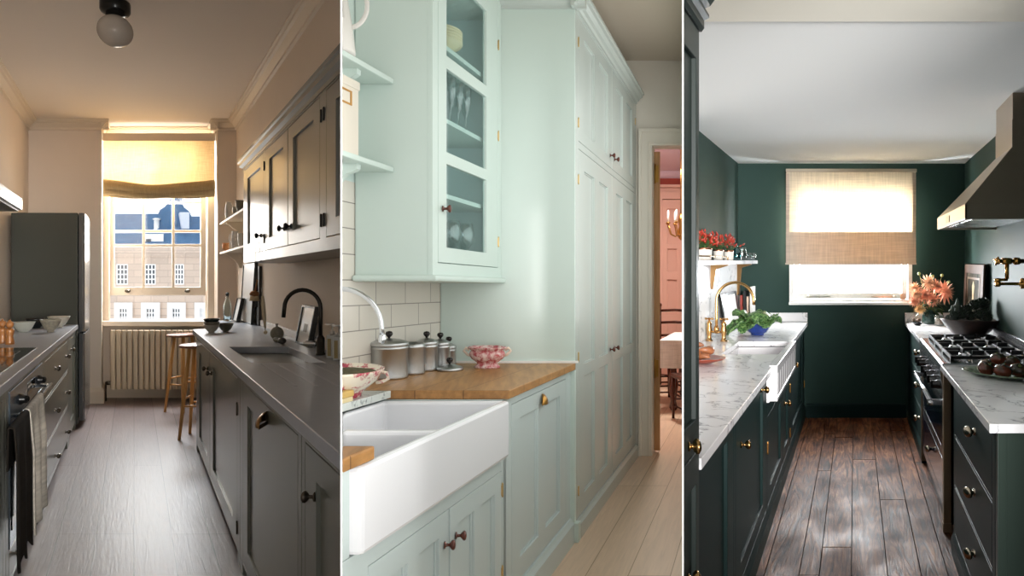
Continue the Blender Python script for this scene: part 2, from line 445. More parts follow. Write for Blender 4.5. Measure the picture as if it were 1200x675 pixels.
struct(MB(R).prism('x', [(YP-a, b) for a, b in SK], XL, PXa+.02), 'baseboard_left', M1_trim)
struct(MB(R).prism('y', [(PXa+a, b) for a, b in SK], YP-.02, YB), 'baseboard_pier', M1_trim)
struct(MB(R).prism('x', [(YB-a, b) for a, b in SK], PXa, PXb), 'baseboard_back', M1_trim)
struct(MB(R).prism('x', [(YP-a, b) for a, b in SK], PXb-.02, XR), 'baseboard_right', M1_trim)

# window
win = bpy.data.objects.new('window_1', None); COL.objects.link(win); win['kind'] = 'structure'; win.location = R.W(.28, YB, WZ0)
MB(R).plate('y', YB-.035, YB+.02, WX0-.075, WX1+.085, WZ0-.0, WZ1+.06, [(WX0, WX1, WZ0+.001, WZ1)]).build('window_frame', M1_sash, win, bevel=.004)
MB(R).box(WX0-.11, PXb-.002, YB-.17, YB+.06, .83, WZ0).build('window_sill', M1_sash, win, bevel=.006)
YS = 7.42
def x1(p, Y=YS): return (p-157)*Y/F
def z1(r, Y=YS): return EYE-(r-328)*Y/F
a0, a1 = x1(129), x1(241.5)
rows = [(z1(336.5), z1(289)), (z1(286), z1(272.5)), (z1(269.5), z1(238.5)), (z1(236), z1(205)), (z1(202), WZ1-.04)]
cols = [(x1(134), x1(166.8)), (x1(170), x1(201.5)), (x1(204.7), x1(235))]
sash = MB(R).plate('y', YS, YS+.04, a0, a1, z1(346), WZ1, [(c[0], c[1], r[0], r[1]) for c in cols for r in rows]).build('sash', M1_sash, win, bevel=.003)
MB(R).box(a0+.02, a1-.02, YS+.018, YS+.022, z1(337), WZ1-.03).build('pane', M_pane, sash)
YS2 = 7.48
sash2 = MB(R).plate('y', YS2, YS2+.04, WX0, WX1, WZ0, z1(341), [(x1(129, YS2), x1(240.5, YS2), z1(373.5, YS2), z1(346, YS2))]).build('sash', M1_sash, win, bevel=.003)
MB(R).box(WX0+.03, WX1-.03, YS2+.018, YS2+.022, WZ0+.02, z1(342)).build('pane', M_pane, sash2)
for p in (150, 220):
    MB(R).lathe((x1(p), YS-.004, z1(341)), [(.018, 0), (.022, .006), (.012, .012), (.016, .028), (.006, .032)], '-y', 14, sx=1.5).build('sash_lift', M_pewter, win)

# blind
M1_blind = fabric_mat('ochre_linen', (200, 180, 146), .24, tcol=(255, 230, 190))
M1_blind_e = fabric_mat('ochre_linen_fold', (186, 164, 124), .12)
bl = thing(R, 'roman_blind', 'ochre linen roman blind gathered above the sash window', 'blind', (.28, 7.15, 2.3))
bx0, bx1 = x1(121.5, 7.15), x1(251, 7.15)
MB(R).box(bx0-.01, bx1+.01, 7.13, 7.19, 2.9, 2.985).build('headrail', M1_trim, bl, bevel=.004)
def bf(u, v):
    z = 2.9-v*.45
    return Vector((bx0+u*(bx1-bx0), 7.14-.012*math.sin(v*PI)*(1+.3*math.sin(u*9))+.004*math.sin(u*23+v*5), z-(.05*v*math.sin(PI*u))))
MB(R).grid(None, bf, 40, 14, room=True).build('fabric_panel', M1_blind, bl)
for k, (zt, h, yo) in enumerate(((2.47, .12, -.045), (2.40, .1, -.03), (2.35, .075, -.012))):
    def ff(u, v, zt=zt, h=h, yo=yo):
        a = v*PI
        return Vector((bx0-.004+u*(bx1-bx0+.008), 7.14+yo*math.sin(a*.9)-.008, zt-h*v-(.055-.012*k)*math.sin(PI*u)*(1 if k < 2 else .6)+.006*math.sin(u*11+k)))
    MB(R).grid(None, ff, 40, 8, room=True).build('fold', M1_blind_e, bl, solid=.004)

# radiator
M1_rad = mat('radiator_enamel', (226, 208, 180), .35)
rd = thing(R, 'column_radiator', 'tall cream column radiator under the sash window', 'radiator', (.28, 7.15, .0))
nr = 17
for k in range(nr):
    xc = x1(132.3, 7.13)+k*.0625
    prof = [(xc-.027, 7.11), (xc-.02, 7.095), (xc+.02, 7.095), (xc+.027, 7.11), (xc+.027, 7.19), (xc-.027, 7.19)]
    MB(R).prism('z', prof, .135, .79).build('column', M1_rad, rd, bevel=.006)
MB(R).box(x1(131, 7.13), x1(131, 7.13)+1.05, 7.13, 7.17, .16, .2).box(x1(131, 7.13), x1(131, 7.13)+1.05, 7.13, 7.17, .73, .765).build('header', M1_rad, rd)
MB(R).lathe((x1(124, 7.13), 7.14, .2), [(.014, 0), (.022, .005), (.022, .05), (.01, .055), (.01, .09)], 'x', 12).lathe((x1(124, 7.13), 7.14, 0), [(.008, 0), (.008, .2)], 'z', 8).build('valve', M_pewter, rd)

# globe lamp
M_opal = mat('opal_glass', (178, 168, 156), .25)
gl = thing(R, 'ceiling_globe_lamp', 'opal glass globe lamp on a black ceiling rose', 'lamp', (x1(135, 4.0), 4.0, ZC))
MB(R).lathe((x1(135, 4.0), 4.0, ZC), [(.0, 0), (.08, 0), (.084, -.01), (.084, -.06), (.076, -.075), (.05, -.09), (0.0, -.09)], 'z', 36).build('ceiling_rose', M_black, gl)
MB(R).sphere((x1(135, 4.0), 4.0, ZC), .099, off=(0, 0, -.185), seg=36, rings=24).build('globe', M_opal, gl)

# ------------------------------------------------------------------ fridge
M_graph = mat('graphite_steel', (74, 76, 70), .42)
M_door1 = mat('fridge_door_steel', (120, 122, 124), .2, .6)
fr = thing(R, 'fridge_freezer', 'tall graphite fridge freezer beside the left worktop', 'fridge', (-.8, 6.3, 0))
MB(R).box(-1.125, -.515, 5.86, 6.76, .03, 1.965).build('casing', M_graph, fr, bevel=.006)
for n_, za, zb in (('fridge_door', .875, 1.965), ('freezer_door', .06, .86)):
    pr = [(-.506, 5.865), (-.468, 5.865), (-.452, 5.89), (-.446, 6.2), (-.450, 6.5), (-.462, 6.7), (-.48, 6.755), (-.506, 6.755)]
    MB(R).prism('z', pr, za, zb).build(n_, M_door1, fr, bevel=.004)
MB(R).box(-1.1, -.55, 5.9, 6.7, 0, .03).build('foot', M_black, fr)
# ------------------------------------------------------------------ left run
xf = -.532
g_l = 'grey base cabinets of the left run'
dr_h = []
cN = cabinet(R, 'base_cabinet', 'narrow grey cabinet door next to the fridge', 'cabinet', g_l, 1, xf, XL+.005, 5.19, 5.845, 0, .905, [(5.27, 5.79, .08, .86)], M1_cab, .06)
d = door_leaf(R, cN, 1, xf, 5.27, 5.79, .08, .86, M1_cab, stile=.1)
knob(R, d, xf, 1, 5.36, .765, M_pewter)
cD = cabinet(R, 'drawer_cabinet', 'grey three-drawer cabinet between the oven and the narrow cabinet', 'cabinet', g_l, 1, xf, XL+.005, 3.76, 5.185, 0, .905, [(3.83, 5.13, .63, .864), (3.83, 5.13, .345, .615), (3.83, 5.13, .085, .33)], M1_cab, .06)
M1_edge = mat('drawer_edge_highlight', (214, 206, 196), .3)  # unused; highlight on the drawer top edges as a pale colour
for za, zb in ((.63, .864), (.345, .615), (.085, .33)):
    d = MB(R).box(xf-.02, xf+.0, 3.834, 5.126, za+.003, zb-.003).build('drawer', M1_cab, cD, bevel=.002)
    for y in (4.29, 4.97): knob(R, d, xf, 1, y, {.63: .755, .345: .475, .085: .17}[za], M_pewter)
cO = cabinet(R, 'oven_cabinet', 'grey cabinet built around the oven with one low drawer', 'cabinet', g_l, 1, xf, XL+.005, 2.66, 3.755, 0, .905, [(2.72, 3.70, .195, .875), (2.72, 3.70, .06, .185)], M1_cab, .045)
d = MB(R).box(xf-.02, xf, 2.724, 3.696, .063, .182).build('drawer', M1_cab, cO, bevel=.002)
for y in (2.9, 3.25): knob(R, d, xf, 1, y, .115, M_pewter)
cE = cabinet(R, 'base_cabinet', 'grey cabinet at the near end of the left run', 'cabinet', g_l, 1, xf, XL+.005, 2.1, 2.655, 0, .905, [(2.2, 2.6, .08, .86)], M1_cab, .06)
door_leaf(R, cE, 1, xf, 2.2, 2.6, .08, .86, M1_cab, stile=.07)
tag(MB(R).box(XL+.003, -.507, 2.1, 5.85, .906, .945).build('worktop', M1_top, bevel=.003), 'grey stone worktop of the left run with the hob set in', 'worktop')
M_hob = mat('black_glass', (8, 8, 9), .06)
hob = thing(R, 'induction_hob', 'black glass induction hob in the left worktop', 'hob', (-.82, 3.2, .946))
MB(R).box(-1.08, -.572, 2.6, 3.76, .946, .952).build('glass_top', M_hob, hob, bevel=.002)
for hx, hy, hr in ((-.72, 3.45, .085), (-.72, 2.95, .1), (-.95, 3.4, .09)):
    MB(R).plate('z', .9522, .9526, hx-hr, hx+hr, hy-hr*1.6, hy+hr*1.6, [(hx-hr+.004, hx+hr-.004, hy-hr*1.6+.006, hy+hr*1.6-.006)]).build('cooking_zone', M_graph, hob)
# oven
M_bluerefl = mat('steel_blue_reflection', (168, 184, 200), .22, .9)  # steel with its blue reflection put into the base colour
ov = thing(R, 'built_in_oven', 'steel built-in oven under the hob with a bar handle', 'oven', (-.6, 3.2, .2))
MB(R).box(-.553, -.527, 2.725, 3.695, .735, .872).build('control_panel', M_bluerefl, ov, bevel=.002)
MB(R).box(-.527, -.5255, 3.17, 3.4, .775, .835).build('display', M_hob, ov)
for y in (2.95, 3.52): MB(R).lathe((-.527, y, .80), [(.026, 0), (.026, .006), (.019, .008), (.017, .034), (0.001, .035)], 'x', 20).build('knob', M_black, ov)
dv = MB(R).box(-.553, -.528, 2.725, 3.695, .2, .728).build('door', M_bluerefl, ov, bevel=.002)
MB(R).box(-.528, -.524, 2.76, 3.66, .27, .665).build('glass', M_hob, dv)
MB(R).tube((-.474, 2.74, .756), [tuple(R.W(0, y, 0)-R.W(0, 0, 0)) for y in (-.02, .9)], .011).lathe((-.527, 2.8, .756-.0), [(.008, 0), (.008, .05)], 'x', 10).lathe((-.527, 3.6, .756), [(.008, 0), (.008, .05)], 'x', 10).build('handle', M_chrome, dv)
# towels over the handle
M_tow1 = fabric_mat('pale_check_cloth', (196, 188, 176), 0, scale=120, var=.28)
M_tow2 = fabric_mat('dark_cloth', (34, 30, 26), 0, scale=120, var=.2)
def towel(name, label, y0, y1, zb, m, amp, fr=7, x0=-.462, jag=0):
    zt = .768
    def fn(u, v):
        y = y0+u*(y1-y0)
        if v < .12:
            a = v/.12*PI; return Vector((x0-.014+.014*-math.cos(a), y, zt+.01*math.sin(a)-(.16 if v == 0 else 0)))
        w = (v-.12)/.88
        pinch = 1-.18*math.sin(w*PI)*0
        yy = (y0+y1)/2+(y-(y0+y1)/2)*pinch
        return Vector((x0+.012*math.sin(u*fr*2+1)*min(1, w*3)*amp+.01*w, yy+.01*math.sin(w*6), zt-w*(zt-zb)-jag*abs(math.sin(u*PI*2.5))*w))
    o = MB(R).grid(None, fn, 40, 34, room=True).build(name, m, solid=.006)
    return tag(o, label, 'towel')
towel('tea_towel', 'pale patterned tea towel hanging from the oven handle', 2.83, 3.24, .22, M_tow1, 1.3)
towel('tea_towel', 'dark brown tea towel hanging from the oven handle', 2.47, 2.81, .24, M_tow2, .8, jag=.05)
# hood
M_hoodw = mat('hood_white_enamel', (236, 240, 246), .25)
hd = thing(R, 'extractor_hood', 'slim white extractor hood over the left worktop', 'extractor hood', (-.9, 3.3, 1.77))
MB(R).box(XL+.003, -.68, 2.4, 3.9, 1.775, 1.845).build('casing', M_hoodw, hd, bevel=.003)
MB(R).box(XL+.03, -.70, 2.43, 3.87, 1.764, 1.775).build('filter', M_graph, hd)
MB(R).box(-.68, -.678, 3.2, 3.3, 1.80, 1.815).build('switch', M_black, hd)
# things on the left worktop
ZT = .9455
M_mill = wood_mat('turned_oak', (120, 72, 34), (168, 112, 60), .35)
MILL = [(.0, 0), (.024, 0), (.026, .01), (.022, .03), (.017, .05), (.022, .07), (.025, .085), (.019, .098), (.012, .102), (.018, .112), (.022, .125), (.018, .14), (.006, .146), (.006, .152), (.003, .156), (0, .156)]
for i, (p, Y, lb) in enumerate(((11.5, 4.02, 'turned wooden pepper mill, right one of the pair'), (3, 4.08, 'turned wooden salt mill at the left edge of the worktop'))):
    o = thing(R, 'pepper_mill', lb, 'mill', (x1(p, Y), Y, ZT), 'wooden mills by the hob')
    MB(R).lathe((x1(p, Y), Y, ZT), MILL[:9], 'z', 24).build('body', M_mill, o)
    MB(R).lathe((x1(p, Y), Y, ZT), MILL[8:], 'z', 24).build('head', M_mill, o)
def bowl(R, name, label, at, r, h, m, foot=.4, t=.004, cat='bowl', group=None, rim=None, bulge=.75):
    k = foot
    outp = [(r*k*.9, 0), (r*k, .002), (r*k*.95, h*.12)]
    for i in range(1, 8):
        a = i/7; outp.append((r*(k*.95+(1-k*.95)*a**bulge), h*(.12+.88*a**1.25)))
    inn = [(max(x-t, .001), z) for x, z in outp[3:]][::-1]
    prof = [(0.0005, 0)]+outp+inn+[(0.0005, h*.16)]
    o = MB(R).lathe(at, prof, 'z', 36).build(name, m)
    return tag(o, label, cat, group)
M_ston = mat('pale_stoneware', (176, 170, 156), .35, var=.08, vscale=40)
M_ston2 = mat('speckled_stoneware', (128, 122, 108), .4, var=.2, vscale=60)
M_darkb = mat('charcoal_glaze', (24, 26, 28), .2)
M_wht = mat('white_glaze', (228, 226, 220), .2)
g = 'bowls on the left worktop'
bowl(R, 'bowl', 'translucent pale bowl beside the wooden mills', (x1(27.5, 4.98), 4.98, ZT), .076, .078, mat('pale_translucent_glaze', (190, 192, 182), .12, trans=.4), .5, group=g)
bowl(R, 'bowl', 'black bowl between the pale bowl and the speckled bowl', (x1(42, 5.35), 5.35, ZT), .075, .082, M_darkb, .45, group=g)
bowl(R, 'bowl', 'grey speckled footed bowl in front of its group on the left worktop', (x1(59.5, 4.98), 4.98, ZT), .071, .098, M_ston2, .35, group=g)
bowl(R, 'bowl', 'cream bowl with a wide rim nearest the fridge', (x1(69, 5.45), 5.45, ZT), .082, .095, M_ston, .35, group=g)

# ------------------------------------------------------------------ right run
XF2 = .497; ZW = .948
g_r = 'grey base cabinets of the right run'
def cut(v): return v
c1 = cabinet(R, 'base_cabinet', 'grey double-door cabinet at the far end of the right run', 'cabinet', g_r, -1, XF2, XR-.003, 3.0, 5.1, 0, .907, [(3.08, 5.03, .06, .88)], M1_cab, .05)
d = door_leaf(R, c1, -1, XF2, 4.195, 5.03, .06, .88, M1_cab, stile=.15, rb=.09); knob(R, d, XF2, -1, 4.30, .755, M_pewter)
d = door_leaf(R, c1, -1, XF2, 3.08, 4.185, .06, .88, M1_cab, stile=.15, rb=.09); knob(R, d, XF2, -1, 4.08, .755, M_pewter)
hinge(R, c1, XF2, -1, 3.075, .73, M_pewter); hinge(R, c1, XF2, -1, 3.075, .16, M_pewter)
c2 = cabinet(R, 'base_cabinet', 'grey single-door cabinet with a cup handle in the right run', 'cabinet', g_r, -1, XF2, XR-.003, 1.9, 2.995, 0, .907, [(1.94, 2.92, .06, .88)], M1_cab, .05)
d = door_leaf(R, c2, -1, XF2, 1.94, 2.92, .06, .88, M1_cab, stile=.11, rb=.09)
cup_pull(R, d, XF2, -1, 2.38, .815, mat('aged_bronze', (128, 100, 66), .3, 1), w=.075, h=.045, d=.034)
c3 = cabinet(R, 'base_cabinet', 'dark grey cabinet at the near end of the right run', 'cabinet', g_r, -1, XF2, XR-.003, 1.2, 1.895, 0, .907, [(1.21, 1.86, .06, .88)], M1_cab, .05)
d = door_leaf(R, c3, -1, XF2, 1.21, 1.86, .06, .88, M1_cab, stile=.11, rb=.09)
knob(R, d, XF2, -1, 1.755, .755, M_pewter)
SX0, SX1, SY0, SY1 = .573, .93, 3.10, 3.85
wt = MB(R).plate('z', .908, ZW, .476, XR-.003, 1.2, 5.2, [(SX0, SX1, SY0, SY1)])
wt.prism('z', [(.476, 5.2), (.63, 5.3), (.72, 5.6), (.76, 6.35), (XR-.003, 6.35), (XR-.003, 5.2)], .908, ZW)
wtop = wt.build('worktop', M1_top, bevel=.003); tag(wtop, 'grey stone worktop of the right run with the sink and drainer grooves', 'worktop')
M1_groove = mat('groove_highlight', (172, 174, 180), .35)  # pale strips paint the highlight along the milled grooves
for i, X in enumerate((.612, .69, .774, .86, .945)):
    MB(R).box(X-.006, X+.006, 2.42+.0*i, 3.06, ZW+.0002, ZW+.0016).build('drainer_groove', M1_groove, wtop)
sk = thing(R, 'sink', 'grey undermounted sink in the right worktop', 'sink', (.75, 3.47, .72))
e = .012
MB(R).plate('z', .72, .907, SX0-e, SX1+e, SY0-e, SY1+e, [(SX0, SX1, SY0, SY1)]).box(SX0-e, SX1+e, SY0-e, SY1+e, .708, .72).build('basin', mat('grey_composite', (112, 116, 120), .45), sk)
MB(R).lathe((.75, 3.5, .72), [(.045, .0), (.045, .004), (.03, .002), (.001, .002)], 'z', 20).build('drain', M_chrome, sk)
tag(MB(R).box(XR-.02, XR-.003, 3.4, 5.65, ZW+.001, 1.0).build('upstand', mat('pale_stone', (205, 198, 190), .4), bevel=.002), 'low pale upstand between the worktop and the right wall', 'upstand')
# faucet
M_gun = mat('gunmetal', (58, 54, 50), .3, .9)
fa = thing(R, 'faucet', 'dark gooseneck tap at the right of the grey sink', 'tap', (1.0, 3.43, ZW+.001))
at = (1.0, 3.43, ZW+.001)
MB(R).lathe(at, [(.026, 0), (.026, .006), (.022, .01), (.022, .09), (.014, .1), (.011, .105)], 'z', 20).build('body', M_gun, fa)
path = [(0, 0, .1), (0, 0, .2), (0, 0, .25)]+[(-.097+.097*math.cos(a), 0, .25+.097*math.sin(a)) for a in [PI*k/14 for k in range(1, 15)]]+[(-.199, 0, .2)]
MB(R).tube(at, path, .011, 14).build('spout', M_gun, fa)
MB(R).lathe((1.0, 3.43, ZW+.06), [(.014, .02), (.016, .03), (.016, .075), (.012, .09), (.001, .091)], '-x', 16).build('lever', M_chrome, fa)
# framed pictures leaning on the right wall
M_art = mat('white_art_paper', (236, 234, 230), .35, coat=.6)
def framed(label, xt, xb, y0, y1, zt, t, m, fw=.02, border=None):
    zb = ZW+.001
    o = thing(R, 'picture_frame', label, 'picture', (xb, (y0+y1)/2, zb), 'framed pictures leaning on the right worktop')
    L_ = zt-zb; dx = (xt-xb)/L_
    holes = [(y0+fw*1.5, y1-fw*1.5, zb+fw, zt-fw)]
    # leaning slab
    def sh(mb):
        for i, v in enumerate(mb.u):
            nx = v.x+(v.z-zb)*dx; mb.v[i] = R.W(nx, v.y, v.z)
        return mb
    sh(MB(R).plate('x', xb, xb+t, y0, y1, zb, zt, holes)).build('frame', m, o)
    sh(MB(R).box(xb+t*.3, xb+t*.8, y0+fw, y1-fw, zb+fw*.8, zt-fw*.8)).build('print', M_art, o)
    if border: sh(MB(R).box(xb+t*.27, xb+t*.3, (y0+y1)/2-.04, (y0+y1)/2+.04, zb+.08, zb+.13)).build('motif', M_ston2, o)
framed('tall white picture in a thin frame leaning far back on the right worktop', 1.075, 1.04, 5.7, 6.3, 1.5, .028, M_black, .006)
framed('small white picture in a black frame, farthest on the right worktop', 1.02, .97, 6.08, 6.34, 1.175, .035, M_black, .008)
framed('black-framed picture leaning on the wall just behind the dark tap', 1.075, 1.03, 3.8, 4.1, 1.19, .03, M_black, .012, True)
tag(MB(R).prism('y', [(1.085, ZW+.001), (1.112, ZW+.001), (1.117, 1.47), (1.09, 1.47)], 5.58, 5.68).build('chopping_board', mat('dark_wood', (38, 32, 26), .4), bevel=.003), 'tall dark board leaning on the wall beside the tall picture', 'board')
# hanging utensils
ut = thing(R, 'hanging_strap', 'dark leather strap hanging from an upper cabinet knob', 'strap', (.76, 3.95, 1.7))
kx, ky = .765, 3.98
MB(R).tube((kx, ky, 1.62), [(-.006, 0, 0), (-.008, 0, -.08), (-.01, 0, -.16)], .002, 6).tube((kx, ky, 1.62), [(.006, 0, 0), (.018, 0, -.08), (.02, 0, -.16)], .002, 6).build('cord', M_ston, ut)
MB(R).fbox((kx, ky, 1.46), -.015, .006, -.004, .004, -.28, 0).build('strap', M_black, ut)
br = thing(R, 'dish_brush', 'round wooden dish brush with pale bristles hanging on the strap', 'brush', (kx, ky, 1.2))
MB(R).tube((kx, ky-.01, 1.27), [(-.0, -.0, .08), (-.01, 0, .02), (-.016, 0, -.02)], .006, 8).lathe((kx-.018, ky-.01, 1.265), [(.001, -.016), (.026, -.012), (.03, 0), (.02, .014), (.001, .018)], 'z', 18).build('handle', M_mill, br)
MB(R).lathe((kx-.018, ky-.01, 1.25), [(.024, .0), (.03, -.03), (.001, -.032)], 'z', 18, jag=lambda a, i: 1+.08*math.sin(a*12)).build('bristles', mat('pale_bristle', (196, 172, 134), .8), br)
br = thing(R, 'bottle_brush', 'long narrow bottle brush hanging below the upper cabinet', 'brush', (kx+.04, ky, 1.2))
MB(R).tube((kx+.04, ky-.01, 1.3), [(-.012, 0, 0), (-.004, 0, -.1), (.01, 0, -.28)], .003, 6).build('wire', M_ston, br)
MB(R).tube((kx+.04, ky-.01, 1.3), [(-.008, 0, -.05), (-.004, 0, -.1), (.004, 0, -.18), (.009, 0, -.25)], [.008, .013, .012, .006], 10).sphere((kx+.04, ky-.01, 1.3), .012, off=(.011, 0, -.275)).build('bristles', mat('brush_bristle', (206, 190, 160), .8), br)
# small objects
at = (x1(324.5, 4.25), 4.25, ZW+.001)
o = thing(R, 'flask_vase', 'round speckled moon flask vase behind the sink', 'vase', at)
MB(R).lathe(at, [(.001, -.016), (.03, -.014), (.044, -.004), (.045, .004), (.03, .014), (.001, .016)], 'y', 30, off=(0, 0, .046)).lathe(at, [(.009, .085), (.007, .1), (.011, .11), (.008, .11), (.005, .1)], 'z', 14).build('body', M_ston2, o)
for p, Y, r, lb in ((324, 4.12, .02, 'smaller mottled stone ball in front of the flask vase'), (330.5, 4.0, .024, 'larger dark pebble beside the flask vase')):
    at = (x1(p, Y), Y, ZW+.001)
    tag(MB(R).sphere(at, r, off=(0, 0, r*.85), sz=.85, sx=1.1).build('pebble', M_ston2 if r < .022 else mat('dark_pebble', (52, 50, 46), .4, var=.3, vscale=60)), lb, 'pebble')
g = 'bowls on the right worktop corner'
at0 = (x1(248, 4.87), 4.87, ZW)
bowl(R, 'bowl', 'pale footed bowl at the bottom of the stack on the worktop corner', (at0[0], 4.87, ZW+.001), .058, .062, M_ston, .38, group=g)
bowl(R, 'bowl', 'brown bowl in the middle of the stack on the worktop corner', (at0[0], 4.87, ZW+.034), .059, .05, M_ston2, .38, group=g)
bowl(R, 'bowl', 'dark green bowl on top of the stack on the worktop corner', (at0[0], 4.87, ZW+.062), .06, .045, mat('deep_green_glaze', (24, 40, 38), .25), .4, group=g)
bowl(R, 'bowl', 'olive grey bowl standing beside the bowl stack', (x1(264.5, 4.95), 4.95, ZW+.001), .06, .066, mat('olive_glaze', (92, 90, 76), .3, var=.2, vscale=50), .38, group=g)
at = (x1(266.5, 6.25), 6.25, ZW+.001)
o = thing(R, 'glass_bottle', 'clear swing-top bottle standing by the window pier', 'bottle', at)
MB(R).lathe(at, [(.001, 0), (.036, 0), (.038, .01), (.038, .15), (.03, .18), (.014, .215), (.012, .26), (.009, .26), (.011, .215), (.026, .178), (.034, .15), (.034, .012), (.001, .008)], 'z', 24).build('body', M_glass, o)
MB(R).lathe(at, [(.013, .258), (.013, .272), (.005, .28)], 'z', 12).tube(at, [(-.016, 0, .25), (-.018, 0, .275), (.018, 0, .275), (.016, 0, .25)], .002, 6).build('stopper', M_black, o)
M_soapw = mat('pale_soap_bottle', (214, 212, 204), .2, trans=.3)
for p, Y, lb in ((389.5, 3.3, 'square pale soap bottle with a pump beside the dark tap'), (397.5, 3.2, 'soap bottle at the far right edge of the grey kitchen')):
    at = (x1(p, Y), Y, ZW+.001)
    o = thing(R, 'soap_bottle', lb, 'soap bottle', at, 'soap bottles by the tap')
    MB(R).fbox(at, -.026, .026, -.026, .026, 0, .12).build('body', M_soapw, o, bevel=.006)
    MB(R).fbox(at, -.018, .0, -.0275, -.0262, .012, .1).build('label_strip', mat('amber_label', (150, 130, 84), .5), o)
    MB(R).lathe(at, [(.014, .12), (.014, .135), (.005, .14), (.005, .165), (.011, .167), (.011, .176), (.001, .177)], 'z', 14).fbox(at, -.035, 0, -.005, .005, .168, .176).build('pump', M_steel, o)

# ------------------------------------------------------------------ upper cabinets
XU = .79; ZU0, ZU1 = 1.47, 2.165
up = cabinet(R, 'wall_cabinet', 'grey wall cabinets with a moulded cornice on the right wall', 'cabinet', None, -1, XU, XR-.003, 1.9, 4.61, ZU0, ZU1, [(3.90, 4.56, 1.525, 2.13), (2.72, 3.85, 1.525, 2.13), (1.9, 2.63, 1.525, 2.13)], M1_cab)
d = door_leaf(R, up, -1, XU, 3.90, 4.56, 1.525, 2.13, M1_cab, stile=.1, rt=.07, rb=.07); knob(R, d, XU, -1, 3.98, 1.625, M_iron)
d = door_leaf(R, up, -1, XU, 3.29, 3.85, 1.525, 2.13, M1_cab, stile=.1, rt=.07, rb=.07); knob(R, d, XU, -1, 3.36, 1.62, M_iron)
d = door_leaf(R, up, -1, XU, 2.72, 3.285, 1.525, 2.13, M1_cab, stile=.1, rt=.07, rb=.07); knob(R, d, XU, -1, 3.21, 1.62, M_iron)
d = door_leaf(R, up, -1, XU, 1.9, 2.63, 1.525, 2.13, M1_cab, stile=.12, rt=.07, rb=.07)
for y in (3.875, 2.695, 2.655): 
    for z in (1.6, 2.04): hinge(R, up, XU, -1, y, z, M_iron, .05)
MB(R).prism('y', [(XU+.01, 2.14), (XU-.004, 2.14), (XU-.008, 2.155), (XU-.03, 2.165), (XU-.034, 2.185), (XU-.044, 2.19), (XU-.044, 2.208), (XU+.01, 2.208)], 1.9, 4.63).box(XU, XR-.003, 1.9, 4.62, 2.166, 2.2).build('cornice', M1_cab, up)
# shelves by the pier
M1_shelf = mat('cream_shelf_paint', (226, 212, 190), .5)
for z, lb in ((1.97, 'upper cream wall shelf beside the window pier'), (1.65, 'lower cream wall shelf beside the window pier')):
    o = thing(R, 'wall_shelf', lb, 'shelf', (1.03, 6, z), 'cream shelves by the window')
    MB(R).box(.936, XR-.002, 4.65, YP-.002, z-.022, z).build('board', M1_shelf, o, bevel=.003)
    bp = [(XR-.002, z-.022), (.955, z-.022), (.96, z-.04), (.985, z-.05), (1.01, z-.075), (1.05, z-.1), (1.075, z-.14), (1.09, z-.175), (XR-.002, z-.18)]
    MB(R).prism('y', bp, 6.62, 6.64).build('bracket', M1_shelf, o)
    MB(R).prism('y', bp, 4.9, 4.92).build('bracket', M1_shelf, o)
def jug(R, name, label, at, r, h, m, hs=1, group=None, cat='jug'):
    o = thing(R, name, label, cat, at, group)
    MB(R).lathe(at, [(.001, 0), (r*.8, 0), (r*.85, h*.04), (r, h*.35), (r*.9, h*.7), (r*.8, h*.9), (r*.86, h), (r*.8, h), (r*.72, h*.88), (r*.8, h*.4), (.001, h*.06)], 'z', 28).build('body', m, o)
    MB(R).tube(at, [(hs*r*.82, 0, h*.85), (hs*r*1.35, 0, h*.82), (hs*r*1.6, 0, h*.6), (hs*r*1.4, 0, h*.35), (hs*r*.95, 0, h*.25)], r*.1, 10).build('handle', m, o)
    return o
jug(R, 'jug', 'tall white jug at the far end of the upper cream shelf', (x1(268, 6.5), 6.5, 1.971), .034, .17, M_wht, 1)
bowl(R, 'cup', 'small grey cup on the upper cream shelf', (x1(275.5, 6.1), 6.1, 1.971), .026, .075, M_ston, .7, cat='cup')
bowl(R, 'bowl', 'grey bowl near the cabinet on the upper cream shelf', (x1(281, 5.8), 5.8, 1.971), .04, .1, M_ston2, .6)
M_peach = mat('peach_glaze', (226, 164, 108), .4)
for i in range(3):
    bowl(R, 'bowl', ['lowest', 'middle', 'topmost'][i]+' peach bowl of the stack on the lower cream shelf', (x1(264.5, 6.6), 6.6, 1.651+.024*i), .035, .032, M_peach, .5, group='peach bowls')
jug(R, 'jug', 'white patterned jug on the lower cream shelf', (x1(275.5, 6.2), 6.2, 1.651), .036, .17, mat('white_blue_glaze', (220, 218, 214), .3, var=.25, vscale=55), -1)
bowl(R, 'beaker', 'white beaker nearest the cabinet on the lower cream shelf', (x1(282.5, 5.9), 5.9, 1.651), .03, .13, M_wht, .8, cat='beaker')

